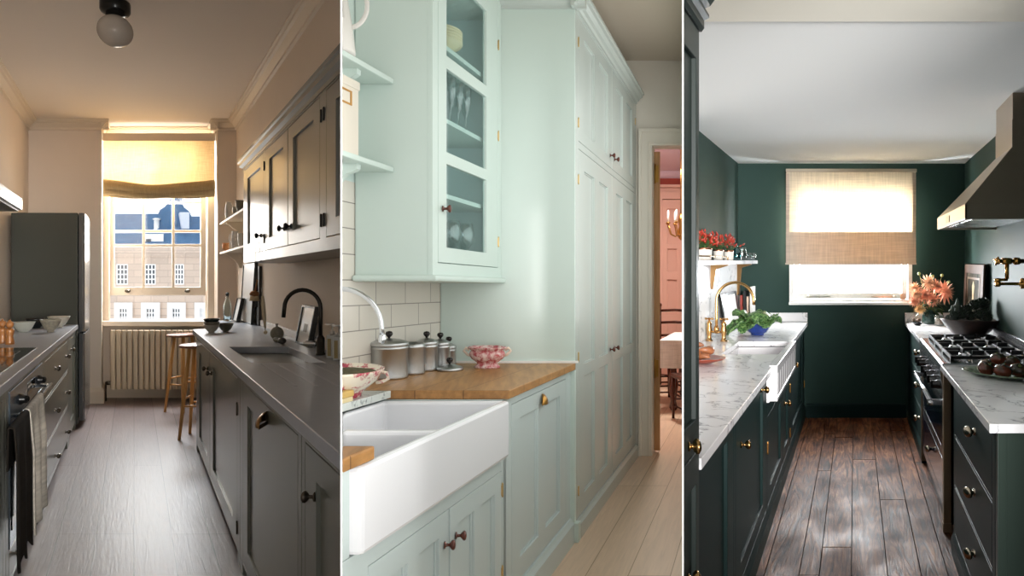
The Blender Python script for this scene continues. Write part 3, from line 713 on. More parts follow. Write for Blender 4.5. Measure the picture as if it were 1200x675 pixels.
# ------------------------------------------------------------------ stools
M_stool = wood_mat('honey_beech', (196, 138, 72), (224, 172, 104), .4)
M_seat = wood_mat('walnut_seat', (120, 74, 48), (150, 98, 66), .3)
def stool(label, p, Y, rot, zs=.79):
    at = (x1(p, Y), Y, 0)
    o = thing(R, 'bar_stool', label, 'stool', at, 'wooden bar stools at the end of the worktop')
    MB(R).lathe(at, [(.001, zs-.028), (.1, zs-.028), (.15, zs-.02), (.156, zs-.01), (.15, zs), (.001, zs-.004)], 'z', 36).build('seat', M_seat, o)
    feet = []
    for k in range(4):
        a = rot+PI/2*k; t = Vector((math.cos(a)*.08, math.sin(a)*.08, zs-.028)); b = Vector((math.cos(a)*.165, math.sin(a)*.165, .0))
        MB(R).tube(at, [tuple(b), tuple((b+t)/2), tuple(t)], [.012, .017, .015], 12).build('leg', M_stool, o)
        feet.append((b, t))
    for k in range(4):
        z = (.28, .34)[k % 2]
        f = z/(zs-.028); p0 = feet[k][0].lerp(feet[k][1], f); p1 = feet[(k+1) % 4][0].lerp(feet[(k+1) % 4][1], f)
        MB(R).tube(at, [tuple(p0), tuple(p1)], .009, 8).build('stretcher', M_stool, o)
stool('wooden bar stool farther from the viewer, in front of the radiator', 214.5, 6.62, .5)
stool('nearer wooden bar stool half hidden by the worktop end', 233, 5.52, .9, .795)

# ------------------------------------------------------------------ houses across the street
M_facade, nt, b_ = newmat('pale_sandstone')
v = uvmap(nt, 1, 1)
bk = N(nt, 'ShaderNodeTexBrick'); L(nt, v, bk.inputs['Vector']); bk.inputs['Scale'].default_value = 1; bk.inputs['Brick Width'].default_value = .8; bk.inputs['Row Height'].default_value = .3
bk.inputs['Color1'].default_value = rgb(214, 194, 178); bk.inputs['Color2'].default_value = rgb(198, 180, 166); bk.inputs['Mortar'].default_value = rgb(178, 160, 148); bk.inputs['Mortar Size'].default_value = .012
L(nt, bk.outputs['Color'], b_.inputs['Base Color']); b_.inputs['Roughness'].default_value = .9
M_slate = mat('blue_slate', (70, 108, 146), .8, var=.12, vscale=2.5)
M_fwin = mat('dark_house_glass', (96, 100, 106), .15)
th = thing(R, 'stone_townhouse', 'pale stone townhouse with a blue slate roof across the street', 'house', (0, 30, -2.5))
YH = 30.0
def hx(p): return (p-157)*YH/F
def hz(r): return EYE-(r-328)*YH/F
MB(R).box(hx(40), hx(330), YH, YH+6, -3.5, hz(289)).build('wall', M_facade, th)
MB(R).prism('x', [(YH, hz(302)), (YH-.15, hz(300)), (YH-.35, hz(296)), (YH-.4, hz(290)), (YH, hz(289))], hx(40), hx(330)).build('ledge', M_facade, th)
MB(R).box(hx(40), hx(330), YH-.1, YH+.1, hz(289), hz(286.5)).build('parapet', M_white, th)
MB(R).prism('x', [(YH+.1, hz(287)), (YH+3, EYE-(250.5-328)*33/F), (YH+6, hz(287))], hx(40), hx(218)).prism('x', [(YH+.1, hz(287)), (YH+3, EYE-(253.5-328)*33/F), (YH+6, hz(287))], hx(218), hx(330)).build('roof', M_slate, th)
dm = MB(R).box(hx(169), hx(192), YH+.4, YH+2.5, hz(287), hz(273.5)).build('dormer', M_white, th)
MB(R).box(hx(171), hx(177), YH+.36, YH+.4, hz(285), hz(279.5)).build('window', M_fwin, dm)
MB(R).lathe((hx(185), YH+1.6, hz(273)), [(.22, 0), (.22, .25), (.12, .3), (.12, .75), (.2, .8), (.1, .85)], 'z', 12).build('chimney_pot', M_white, th)
MB(R).prism('y', [(hx(215.5), hz(266)), (hx(212.5), hz(246)), (hx(224), hz(246)), (hx(224), hz(266))], YH+1, YH+2.4).build('chimney', mat('pale_render', (206, 214, 228), .8), th)
MB(R).lathe((hx(209), YH+2.5, hz(288)), [(1.0, 0), (.98, 1.2), (.7, 1.9), (.45, 2.1), (.3, 2.35), (.12, 2.6), (.001, 2.9)], 'z', 8).build('turret', M_slate, th)
MB(R).lathe((hx(219), YH+4, hz(250)), [(.5, 0), (.5, .3), (.35, .5), (.12, .8), (.06, 1.4), (.001, 1.5)], 'z', 8).build('spire', mat('pale_blue_lead', (150, 168, 196), .7), th)
M_wfr = mat('white_window_paint', (240, 240, 240), .5)
def hwin(p0, p1, r0, r1, sur=True):
    w0, w1, za, zb = hx(p0), hx(p1), hz(r1), hz(r0)
    n = 3; cs = (w1-w0)/n; m_ = 4; rs = (zb-za)/m_
    holes = [(w0+cs*i+.03, w0+cs*(i+1)-.03, za+rs*j+.03, za+rs*(j+1)-.03) for i in range(n) for j in range(m_)]
    f = MB(R).plate('y', YH-.02, YH+.06, w0-.02, w1+.02, za-.02, zb+.02, holes).build('window', M_wfr, th)
    MB(R).box(w0, w1, YH-.005, YH+.01, za, zb).build('pane', M_fwin, f)
    if sur: MB(R).plate('y', YH-.14, YH, w0-.25, w1+.25, za-.15, zb+.28, [(w0-.02, w1+.02, za-.02, zb+.02)]).build('surround', M_wfr, th)
for p0, p1 in ((137, 149.5), (170, 182), (205, 215), (238, 248)): hwin(p0, p1, 310, 333, False)
for p0, p1 in ((140, 149), (171.5, 181), (202, 211), (234, 239)): hwin(p0, p1, 361.5, 382)
# ================================================================== ROOM 2: mint kitchen
R = R2
def x2(p, Y): return (p-885)*Y/F
def z2(r, Y): return EYE-(r-339)*Y/F
M2 = mat('mint_paint', (206, 223, 216), .38, coat=.2)
M2_cab = mat('mint_cabinet_paint', (200, 214, 213), .3, coat=.35)
M2_wall = mat('mint_wall_paint', (208, 226, 220), .6)
M2_cream = mat('cream_wall_paint', (236, 230, 218), .7)
M2_ceil = mat('taupe_ceiling_paint', (214, 202, 184), .8)
M2_floor = plank_mat('pale_oak_boards', (222, 194, 166), (230, 204, 178), (176, 146, 112), .2, 2.2, .42, .1)
M_knob2 = mat('mahogany', (92, 38, 22), .2, coat=.6)
# tiles
M_tile, nt, b_ = newmat('white_wall_tiles')
v = uvmap(nt, 1, 1, 0, (0.03, -.0985+.1075*.0, 0))
bk = N(nt, 'ShaderNodeTexBrick'); L(nt, v, bk.inputs['Vector']); bk.inputs['Scale'].default_value = 1; bk.inputs['Brick Width'].default_value = .24; bk.inputs['Row Height'].default_value = .1075
bk.inputs['Color1'].default_value = rgb(226, 222, 212); bk.inputs['Color2'].default_value = rgb(220, 216, 206); bk.inputs['Mortar'].default_value = rgb(150, 146, 138); bk.inputs['Mortar Size'].default_value = .0022; bk.inputs['Mortar Smooth'].default_value = .1
L(nt, bk.outputs['Color'], b_.inputs['Base Color']); b_.inputs['Roughness'].default_value = .15
bp = N(nt, 'ShaderNodeBump'); bp.inputs['Strength'].default_value = .4; bp.inputs['Distance'].default_value = -.002; L(nt, bk.outputs['Fac'], bp.inputs['Height']); L(nt, bp.outputs['Normal'], b_.inputs['Normal'])

XW = -1.689; YE = 3.44; XF = -.966; YD = 5.2; ZC2 = 3.208
struct(MB(R).box(-3.2, 1.5, 1.0, YD+.15, -.1, 0), 'floor', M2_floor)
struct(MB(R).box(-3.2, 1.5, YD+.15, 10.3, -.1, 0), 'floor', M2_floor)
struct(MB(R).box(-3.2, 1.5, 1.0, YD+.12, ZC2, ZC2+.1), 'ceiling', M2_ceil)
struct(MB(R).box(XW-.1, XW, 2.0, 3.6, 0, 1.80), 'wall_tiled', M_tile)
struct(MB(R).box(XW-.1, XW, 2.0, 3.6, 1.80, ZC2), 'wall_left', M2_wall)
# end wall with doorway
DX0 = x2(764.5, YD)
struct(MB(R).plate('y', YD, YD+.12, XW, 1.2, 0, ZC2, [(DX0, DX0+.9, -1, z2(171, YD))]), 'wall_back', M2_cream)
CW = x2(764, YD)-x2(748.5, YD)
cs = []
door_z = z2(171, YD)
dc = bpy.data.objects.new('door_1', None); COL.objects.link(dc); dc['kind'] = 'structure'; dc.location = R.W(DX0, YD, 0)
MB(R).plate('y', YD-.022, YD, DX0-CW, DX0+.9+CW, 0, door_z+.12, [(DX0, DX0+.9, -1, door_z)]).plate('y', YD-.034, YD-.02, DX0-CW, DX0+.9+CW, 0, door_z+.135, [(DX0-CW+.022, DX0+.9+CW, -1, door_z+.105)]).plate('y', YD-.03, YD-.02, DX0-.03, DX0+1, 0, door_z+.03, [(DX0-.018, DX0+1, -1, door_z+.016)]).build('casing', mat('cream_trim_paint', (236, 230, 216), .4), dc, bevel=.003)
M_ochre = wood_mat('ochre_pine', (172, 124, 78), (196, 150, 102), .45)
leaf = MB(R).prism('z', [(DX0+.004, 5.28), (DX0+.052, 5.28), (-1.36, 6.1), (-1.41, 6.08)], .02, door_z-.03).build('door_leaf', M_ochre, dc, bevel=.003)
for z in (2.3, .7): MB(R).box(DX0+.012, DX0+.04, 5.268, 5.281, z-.07, z+.07).lathe((DX0+.012, 5.27, z), [(.008, -.08), (.008, .08)], 'z', 10).build('hinge', M_brass, leaf)
# dining room beyond
M_coral = mat('coral_paint', (224, 180, 164), .5)
M_red = mat('deep_red_paint', (156, 58, 44), .6)
M_lilac = mat('lilac_ceiling_paint', (222, 204, 222), .8)
YF = 10.0
struct(MB(R).box(-3.1, 1.2, YF, YF+.1, 0, 2.98), 'wall_dining', M_coral)
struct(MB(R).box(-3.1, 1.2, YF-.01, YF+.1, 2.98, 3.17), 'wall_frieze', M_red)
struct(MB(R).box(-3.2, 1.2, YD+.13, YF, 3.17, 3.25), 'ceiling', M_lilac)
struct(MB(R).box(-3.2, -3.1, YD+.13, YF, 0, 3.2), 'wall_side', M_coral)
struct(MB(R).prism('x', [(YF-.01, 3.17), (YF-.16, 3.17), (YF-.14, 3.15), (YF-.06, 3.1), (YF-.01, 3.08)], -3.1, 1.2), 'trim_8', M_lilac)
struct(MB(R).prism('x', [(YF-.01, 2.98), (YF-.05, 2.98), (YF-.05, 2.94), (YF-.01, 2.93)], -3.1, 1.2), 'trim_9', M_coral)
dd = bpy.data.objects.new('door_2', None); COL.objects.link(dd); dd['kind'] = 'structure'; dd.location = R.W(-1.2, YF, 0)
hs = []
xa, xb = x2(781, YF), x2(795, YF)
for za, zb in ((2.05, 2.6), (1.62, 1.98), (.95, 1.5), (.15, .85)): hs.append((xa+.02, xb-.02, za, zb)); hs.append((xb+.1, xb+.32, za, zb))
MB(R).plate('y', YF-.06, YF-.02, x2(777, YF), x2(777, YF)+.95, 0, 2.74, hs).box(x2(777, YF), x2(777, YF)+.9, YF-.02, YF-.008, 0, 2.74).build('door_leaf', M_coral, dd, bevel=.004)
MB(R).plate('y', YF-.07, YF-.001, x2(777, YF)-.12, x2(777, YF)+1.05, 0, 2.86, [(x2(777, YF), x2(777, YF)+.93, -1, 2.75)]).build('casing', M_coral, dd, bevel=.004)
# dining table and chairs
M_cloth = fabric_mat('white_linen_cloth', (240, 236, 232), 0)
M_mahog = wood_mat('dark_mahogany', (58, 24, 14), (88, 40, 26), .25)
TX = x2(772, 7.0)
tb = thing(R, 'dining_table', 'dark dining table under a white cloth in the room beyond the doorway', 'table', (TX+.6, 7.6, 0))
MB(R).box(TX+.03, .6, 7.04, 8.3, .74, .775).build('tabletop', M_mahog, tb)
for lx, ly in ((TX+.14, 7.15), (TX+.14, 8.1)):
    MB(R).lathe((lx, ly, 0), [(.03, 0), (.045, .03), (.03, .1), (.055, .3), (.035, .45), (.06, .6), (.05, .74)], 'z', 16).build('leg', M_mahog, tb)
def clothf(u, v):
    # u round the edge, v from top to hem
    P = [(TX, 8.35), (TX, 7.0), (.62, 7.0)]
    if u < .5: a, b, t = P[0], P[1], u*2
    else: a, b, t = P[1], P[2], u*2-1
    x = a[0]+(b[0]-a[0])*t; y = a[1]+(b[1]-a[1])*t
    return Vector((x+.02*math.sin(u*60)*v, y+.03*math.sin(u*47)*v-.02*v, .79-v*(.29+.02*math.sin(u*13))))
cm = MB(R).grid(None, clothf, 90, 8, room=True); cm.box(TX, .62, 7.0, 8.35, .778, .79)
tag(cm.build('tablecloth', M_cloth), 'white tablecloth hanging over the dark dining table', 'tablecloth')
def dchair(label, X, Y, rot, hb=1.0):
    at = (X, Y, 0)
    o = thing(R, 'dining_chair', label, 'chair', at, 'dark chairs in the dining room')
    M = Matrix.Rotation(rot, 3, 'Z')
    def T(*p): return tuple(M @ Vector(p))
    MB(R).fbox(at, -.22, .22, -.2, .2, .43, .47, rot).build('seat', M_mahog, o, bevel=.006)
    for a, b in ((-.2, -.18), (.2, -.18)):
        MB(R).tube(at, [T(a*1.02, b-.06, 0), T(a, b, .44), T(a, b-.03, .75), T(a*1.05, b-.09, hb)], .019, 8).sphere(at, .028, off=T(a*1.05, b-.09, hb)).build('leg', M_mahog, o)
    for a, b in ((-.2, .17), (.2, .17)):
        MB(R).tube(at, [T(a, b, 0), T(a, b, .2), T(a, b, .44)], [.014, .02, .022], 8).build('leg', M_mahog, o)
    mb = MB(R)
    for z in (.62, .78, .93):
        mb.tube(at, [T(-.2, -.2-(z-.47)*.14, z*hb), T(0, -.235-(z-.47)*.14, z*hb+.01), T(.2, -.2-(z-.47)*.14, z*hb)], .018, 8)
    mb.build('backrest', M_mahog, o)
    mb = MB(R)
    for z in (.14, .26):
        mb.tube(at, [T(-.2, -.2, z), T(-.2, .17, z)], .01, 8).tube(at, [T(.2, -.2, z), T(.2, .17, z)], .01, 8)
    mb.tube(at, [T(-.2, .17, .2), T(.2, .17, .2)], .01, 8).build('stretcher', M_mahog, o)
    return o
dchair('dark turned-wood chair at the near side of the dining table', -.58, 6.55, .15, .9)
dchair('dark chair at the far side of the white-clothed table', -1.12, 8.75, 2.8, 1.12)
dchair('dark chair tucked against the left end of the dining table', -1.12, 7.75, -1.4, .7)
# chandelier
ch = thing(R, 'chandelier', 'bronze chandelier with candles seen through the doorway', 'chandelier', (x2(798, 8), 8, 3.17))
at = (x2(798, 8), 8, 3.16)
MB(R).tube(at, [(0, 0, 0), (0, 0, -.85)], .008, 8).lathe(at, [(.001, -1.2), (.03, -1.17), (.05, -1.1), (.02, -1.02), (.035, -.95), (.015, -.85)], 'z', 16).build('stem', M_brass, ch)
for k in range(8):
    a = PI*k/4+.2; c, s_ = math.cos(a), math.sin(a)
    MB(R).tube(at, [(0, 0, -1.08), (c*.07, s_*.07, -1.15), (c*.13, s_*.13, -1.12), (c*.17, s_*.17, -1.0)], .008, 8).lathe(at, [(.008, -1.0), (.03, -.98), (.012, -.97)], 'z', 12, off=(c*.17, s_*.17, 0)).build('arm', M_brass, ch)
    MB(R).lathe(at, [(.011, -.97), (.011, -.84), (.002, -.82)], 'z', 10, off=(c*.17, s_*.17, 0)).build('candle', M_white, ch)

M2_tall = mat('mint_paint_reflected_grey', (192, 202, 197), .26, coat=.4)  # cabinet mint greyed, the cupboard's warm reflection put into the colour
# ------------------------------------------------------------------ tall cupboard
tc_ = cabinet(R, 'tall_cupboard', 'tall mint double-door cupboard beside the doorway', 'cupboard', None, 1, XF, XW+.004, YE, 5.195, 0, 2.88, [(3.50, 5.14, .10, 2.12), (3.50, 5.14, 2.16, 2.84)], M2_tall)
MB(R).box(XW+.004, XF-.001, YE-.012, YE-.001, 0, 2.88).build('end_panel', M2, tc_)
for (ya, yb, kn) in ((3.50, 4.315, 4.255), (4.32, 5.14, 4.385)):
    d = door_leaf(R, tc_, 1, XF, ya, yb, .10, 2.12, M2_tall, stile=.115, rt=.1, rb=.1, mids=(.895,), cols=2, mw=.07, recess=.014, bead=.012)
    knob(R, d, XF, 1, kn, .95, M_knob2, 1.0)
    d = door_leaf(R, tc_, 1, XF, ya, yb, 2.16, 2.84, M2_tall, stile=.115, rt=.08, rb=.07, cols=2, recess=.014, bead=.012)
    knob(R, d, XF, 1, kn, 2.24-.0, M_knob2, 1.0)
for z in (.25, .98, 1.95, 2.26, 2.70): hinge(R, tc_, XF, 1, 3.492, z, M_brass_l, .05)
for z in (2.70,): hinge(R, tc_, XF, 1, 5.15, z, M_brass_l, .05)
ZB_ = .915
PL = [(XF-.01, 0), (XF+.022, 0), (XF+.022, .078), (XF+.012, .09), (XF+.008, .1), (XF-.01, .1)]
MB(R).prism('y', PL, YE-.01, 5.19).build('plinth', M2_tall, tc_)
MB(R).box(-1.0, XF+.026, YE-.035, YE+.01, 0, .105).box(-.995, XF+.004, YE-.03, YE-.001, .105, ZB_).build('corner_post', M2, tc_, bevel=.003)
CN = [(-.01, 2.85), (.008, 2.85), (.01, 2.865), (.022, 2.872), (.03, 2.89), (.05, 2.902), (.056, 2.92), (.066, 2.924), (.066, 2.94), (-.01, 2.94)]
MB(R).prism('y', [(XF+a, b) for a, b in CN], YE-.06, 5.19).build('cornice', M2_tall, tc_)
MB(R).prism('x', [(YE-.012-a, b) for a, b in CN], XW+.33, XF+.06).build('cornice', M2_tall, tc_)
MB(R).box(XW+.01, XF, YE, 5.19, 2.88, 2.935).build('top_board', M2_tall, tc_)

# ------------------------------------------------------------------ base units
XB = -.985; ZB = .955
cu = cabinet(R, 'base_cabinet', 'mint base unit with a brass cup handle beside the tall cupboard', 'cabinet', 'mint base units', 1, XB, XW+.004, 2.5, YE-.015, 0, ZB-.036, [(2.585, 3.33, .135, .885)], M2_cab)
d = door_leaf(R, cu, 1, XB, 2.585, 3.33, .135, .885, M2_cab, stile=.095, rt=.07, rb=.09, cols=2, recess=.014, bead=.012)
cup_pull(R, d, XB, 1, 2.955, .825, M_brass, w=.05, h=.042, d=.028)
PL2 = [(XB-.01, 0), (XB+.024, 0), (XB+.024, .105), (XB+.014, .12), (XB+.008, .133), (XB-.01, .133)]
MB(R).prism('y', PL2, 1.3, YE-.04).build('plinth', M2_cab, cu)
SY0, SY1, SX, SZ0, SZ1 = 1.555, 2.49, -.955, .70, .918
cs_ = cabinet(R, 'sink_cabinet', 'mint double-door cabinet below the white butler sink', 'cabinet', 'mint base units', 1, XB, XW+.004, 1.15, 2.495, 0, SZ0-.003, [(1.63, 2.487, .135, .645)], M2_cab)
for ya, yb, kn in ((1.63, 2.06, 2.028), (2.065, 2.487, 2.105)):
    d = door_leaf(R, cs_, 1, XB, ya, yb, .135, .645, M2_cab, stile=.062, rt=.07, rb=.07, cols=2, recess=.014, bead=.008, gap=.002)
    knob(R, d, XB, 1, kn, .54, M_knob2, .95)
for z in (.57, .25): hinge(R, cs_, XB, 1, 2.487, z, M_brass_l, .05)
MB(R).box(XB-.02, XB, 2.496, 2.53, 0, ZB-.037).build('post', M2_cab, cs_)
MB(R).box(XB-.02, XB, 1.3, 1.553, SZ0, ZB-.037).build('post', M2_cab, cs_)
# butler sink
M_cer = mat('white_fireclay', (236, 238, 242), .12, coat=.5)
M_cer_in = mat('white_fireclay_basin', (226, 228, 226), .15, coat=.4)
si = thing(R, 'butler_sink', 'white double butler sink with a deep front apron', 'sink', (-1.2, 2.0, SZ0))
sb = MB(R).plate('z', SZ0, SZ1, -1.45, SX, SY0, SY1, [(-1.425, SX-.032, SY0+.03, 1.945), (-1.425, SX-.032, 1.98, SY1-.03)])
sb.box(-1.447, SX-.004, SY0+.004, SY1-.004, SZ0+.004, SZ0+.03)
sb.build('basin', M_cer, si, bevel=.012)
for y in (1.76, 2.22): MB(R).lathe((-1.2, y, SZ0+.031), [(.045, 0), (.045, .004), (.03, .002), (.001, .002)], 'z', 20).build('drain', M_chrome, si)
# worktops
M_butch, nt, b_ = newmat('oiled_oak_worktop')
v = uvmap(nt, 1, 1, PI/2)
bk = N(nt, 'ShaderNodeTexBrick'); L(nt, v, bk.inputs['Vector']); bk.inputs['Scale'].default_value = 1; bk.inputs['Brick Width'].default_value = 5; bk.inputs['Row Height'].default_value = .19; bk.inputs['Mortar Size'].default_value = .002
bk.inputs['Color1'].default_value = rgb(178, 132, 78); bk.inputs['Color2'].default_value = rgb(164, 116, 64); bk.inputs['Mortar'].default_value = rgb(110, 74, 38)
tcn = N(nt, 'ShaderNodeTexCoord'); mpn = N(nt, 'ShaderNodeMapping'); L(nt, tcn.outputs['Object'], mpn.inputs['Vector']); mpn.inputs['Scale'].default_value = (40, 4, 40); mpn.inputs['Rotation'].default_value = (0, 0, .36)
nn_ = N(nt, 'ShaderNodeTexNoise'); L(nt, mpn.outputs['Vector'], nn_.inputs['Vector']); nn_.inputs['Scale'].default_value = 1; nn_.inputs['Detail'].default_value = 5
L(nt, mix(nt, 1, bk.outputs['Color'], ramp(nt, nn_.outputs['Fac'], [(.3, (.72, .7, .66, 1)), (.65, (1.1, 1.1, 1.1, 1))]), 'MULTIPLY'), b_.inputs['Base Color']); b_.inputs['Roughness'].default_value = .42
tag(MB(R).box(XW+.004, -.961, 2.5, YE-.014, ZB-.035, ZB).build('worktop', M_butch, bevel=.003), 'oiled oak worktop between the butler sink and the tall cupboard', 'worktop')
tag(MB(R).box(-1.41, -.961, 1.15, 1.618, ZB-.035, ZB).build('worktop', M_butch, bevel=.005), 'corner of oak worktop at the near side of the butler sink', 'worktop')
M_marb = marble_mat('grey_veined_marble', (214, 220, 214), (120, 128, 128), .2, 4)
tag(MB(R).box(XW+.004, -1.42, 1.15, 2.495, ZB-.028, ZB).build('marble_ledge', M_marb, bevel=.002), 'strip of grey marble along the wall behind the butler sink', 'ledge')
tag(MB(R).box(-1.64, XF+.02, YE-.026, YE-.0125, ZB+.0005, ZB+.012).build('upstand', M_white), 'thin white bead where the oak worktop meets the tall cupboard', 'trim strip')

# ------------------------------------------------------------------ glazed wall cupboard
XG = -1.358; YG0, YG1 = 2.695, 3.425; ZG0, ZG1 = 1.41, 3.1
gc = thing(R, 'glazed_wall_cupboard', 'mint glass-fronted wall cupboard with glassware inside', 'cupboard', ((XG+XW)/2, 3.05, ZG0))
cb = MB(R).box(XW+.004, XG-.022, YG0, YG0+.02, ZG0-.018, ZG1).box(XW+.004, XG-.022, YG1-.02, YG1, ZG0, ZG1).box(XW+.006, XG-.024, YG0+.003, YG1-.003, ZG0, ZG0+.022).box(XW+.006, XW+.012, YG0+.003, YG1-.003, ZG0, ZG1-.01).box(XW+.006, XG-.024, YG0+.003, YG1-.003, ZG1-.02, ZG1-.002)
gy0 = -XG*F/(885-523.5); gy1 = -XG*F/(885-570.5)
cb.plate('x', XG, XG-.022, YG0, YG1, ZG0-.018, ZG1, [(YG0+.045, YG1-.045, 1.463, 3.0)])
cb.build('body', M2, gc, bevel=.002)
M_int = mat('blue_green_interior', (200, 222, 222), .5)
MB(R).box(XW+.012, XW+.014, YG0+.021, YG1-.021, ZG0+.023, ZG1-.03).box(XW+.014, XG-.03, YG1-.0215, YG1-.0205, ZG0+.023, ZG1-.03).box(XW+.014, XG-.03, YG0+.0205, YG0+.0215, ZG0+.023, ZG1-.03).build('lining', M_int, gc)
for z in (1.78, 2.12, 2.45, 2.80): MB(R).box(XW+.016, XG-.035, YG0+.024, YG1-.024, z-.02, z).build('shelf', M2, gc)
dg = MB(R).plate('x', XG, XG-.021, YG0+.048, YG1-.048, 1.466, 2.995, [(gy0, gy1, 1.534, 1.902), (gy0, gy1, 1.955, 2.323), (gy0, gy1, 2.379, 2.758), (gy0, gy1, 2.81, 2.95)]).build('door', M2, gc, bevel=.002)
MB(R).box(XG-.014, XG-.011, gy0-.01, gy1+.01, 1.52, 2.96).build('pane', pane_mat('cupboard_glass', (.93, .98, .98, 1), .15), dg)
knob(R, dg, XG, 1, YG0+.085, 1.70, M_knob2, 1.05)
for z in (1.60, 2.16, 2.64): hinge(R, gc, XG, 1, YG1-.045, z, M_brass_l, .05)
MB(R).box(XW+.004, XG+.028, YG0-.028, YG1-.0, ZG0-.028, ZG0).build('bottom_moulding', M2, gc, bevel=.011)
# glassware
g = 'wine glasses behind the lowest pane'
def wineglass(R, label, at, k=1, group=None, flute=False):
    o = thing(R, 'wine_glass' if not flute else 'champagne_flute', label, 'glass', at, group)
    if not flute: prof = [(.001, 0), (.034, .001), (.03, .004), (.005, .01), (.004, .06), (.01, .07), (.034, .1), (.04, .13), (.034, .17), (.032, .17), (.0385, .13), (.032, .1), (.001, .074)]
    else: prof = [(.001, 0), (.03, .001), (.026, .004), (.004, .01), (.004, .07), (.012, .085), (.023, .13), (.024, .2), (.022, .2), (.021, .13), (.001, .085)]
    MB(R).lathe(at, [(r*k, z*k) for r, z in prof], 'z', 20).build('glass', M_thin, o); return o
M_thin = pane_mat('drinking_glass', (.84, .9, .9, 1), .8)
for i, (y, lb) in enumerate(((2.90, 'wine glass at the left behind the lowest cupboard pane'), (3.03, 'wine glass in the middle behind the lowest cupboard pane'), (3.17, 'wine glass at the right behind the lowest cupboard pane'))):
    wineglass(R, lb, (XG-.09, y, 1.433), 1.42, g)
for i, y in enumerate((2.87, 2.95, 3.03, 3.11, 3.19)):
    wineglass(R, ['first', 'second', 'third', 'fourth', 'fifth'][i]+' champagne flute from the left behind the middle cupboard pane', (XG-.085, y, 2.121), 1.2, 'flutes behind the middle pane', True)
for i, y in enumerate((2.92, 3.02)):
    wineglass(R, ['left', 'right'][i]+' stemmed glass on the shelf below the flutes', (XG-.16, y, 1.781), .9, 'stemmed glasses below the flutes')
M_crm = mat('cream_china', (226, 216, 180), .3)
for i in range(5):
    at = (XG-.16, 3.02, 2.451+i*.013)
    o = MB(R).lathe(at, [(.001, 0), (.055, 0), (.062, .006), (.10, .03), (.136, .05), (.138, .053), (.13, .053), (.098, .036), (.06, .012), (.001, .008)], 'z', 32).build('dish', M_crm)
    tag(o, ['lowest', 'second lowest', 'middle', 'second highest', 'topmost'][i]+' cream dish of the stack in the glazed cupboard', 'dish', 'cream dishes in the glazed cupboard')

# ------------------------------------------------------------------ open shelves left of the cupboard
XS = -1.52
for z, lb in ((2.235, 'upper mint open shelf left of the glazed cupboard'), (1.864, 'lower mint open shelf left of the glazed cupboard')):
    o = thing(R, 'wall_shelf', lb, 'shelf', (-1.6, 2.5, z), 'mint open shelves')
    MB(R).box(XW+.002, XS, 1.9, YG0-.002, z-.022, z).build('board', M2, o, bevel=.004)
    zz = z-.022
    bp = [(XW+.002, zz), (-1.555, zz), (-1.557, zz-.02), (-1.575, zz-.032), (-1.60, zz-.04), (-1.615, zz-.055), (-1.63, zz-.075), (-1.64, zz-.085), (-1.64, zz-.12), (XW+.002, zz-.12)]
    MB(R).prism('y', bp, 2.50, 2.525).build('bracket', M2, o)
o = thing(R, 'box_file', 'cream box file with a brass label holder on the lower mint shelf', 'box', (-1.6, 2.35, 1.865))
M_file = mat('cream_card', (222, 216, 202), .6)
MB(R).box(-1.66, -1.53, 2.0, 2.468, 1.865, 2.115).build('box', M_file, o)
MB(R).box(-1.665, -1.526, 1.995, 2.473, 2.115, 2.148).build('lid', M_file, o, bevel=.003)
MB(R).plate('x', -1.53, -1.527, 2.32, 2.425, 2.045, 2.10, [(2.328, 2.417, 2.052, 2.093)]).build('label_holder', M_brass, o)
at = (-1.60, 2.42, 2.236)
o = thing(R, 'enamel_jug', 'large white jug with a round handle on the upper mint shelf', 'jug', at)
MB(R).lathe(at, [(.001, 0), (.085, 0), (.088, .01), (.075, .12), (.06, .2), (.055, .25), (.062, .28), (.058, .28), (.05, .24), (.001, .02)], 'z', 32).build('body', M_wht, o)
MB(R).tube(at, [(.06, 0, .262)]+[(.065+.068*math.sin(a), 0, .185+.082*math.cos(a)) for a in [PI*k/16 for k in range(0, 17)]], .009, 12).build('handle', M_wht, o)
# ------------------------------------------------------------------ tap
fa = thing(R, 'faucet', 'chrome swan-neck tap over the white butler sink', 'tap', (-1.56, 2.2, ZB))
at = (-1.56, 2.2, ZB+.001)
r_ = .138
path = [(0, 0, 0), (0, 0, .2), (0, 0, .26)]+[(r_-r_*math.cos(a), 0, .26+r_*.98*math.sin(a)) for a in [PI*k/18 for k in range(1, 19)]]+[(2*r_+.002, 0, .235)]
MB(R).tube(at, path, .0085, 14).lathe(at, [(.009, 0), (.013, .006), (.014, .018), (.011, .024), (.0125, .03)], 'z', 16, off=(2*r_+.002, 0, .208)).build('spout', M_chrome, fa)
MB(R).lathe(at, [(.03, 0), (.03, .006), (.02, .012), (.018, .06), (.012, .07)], 'z', 20).build('body', M_chrome, fa)
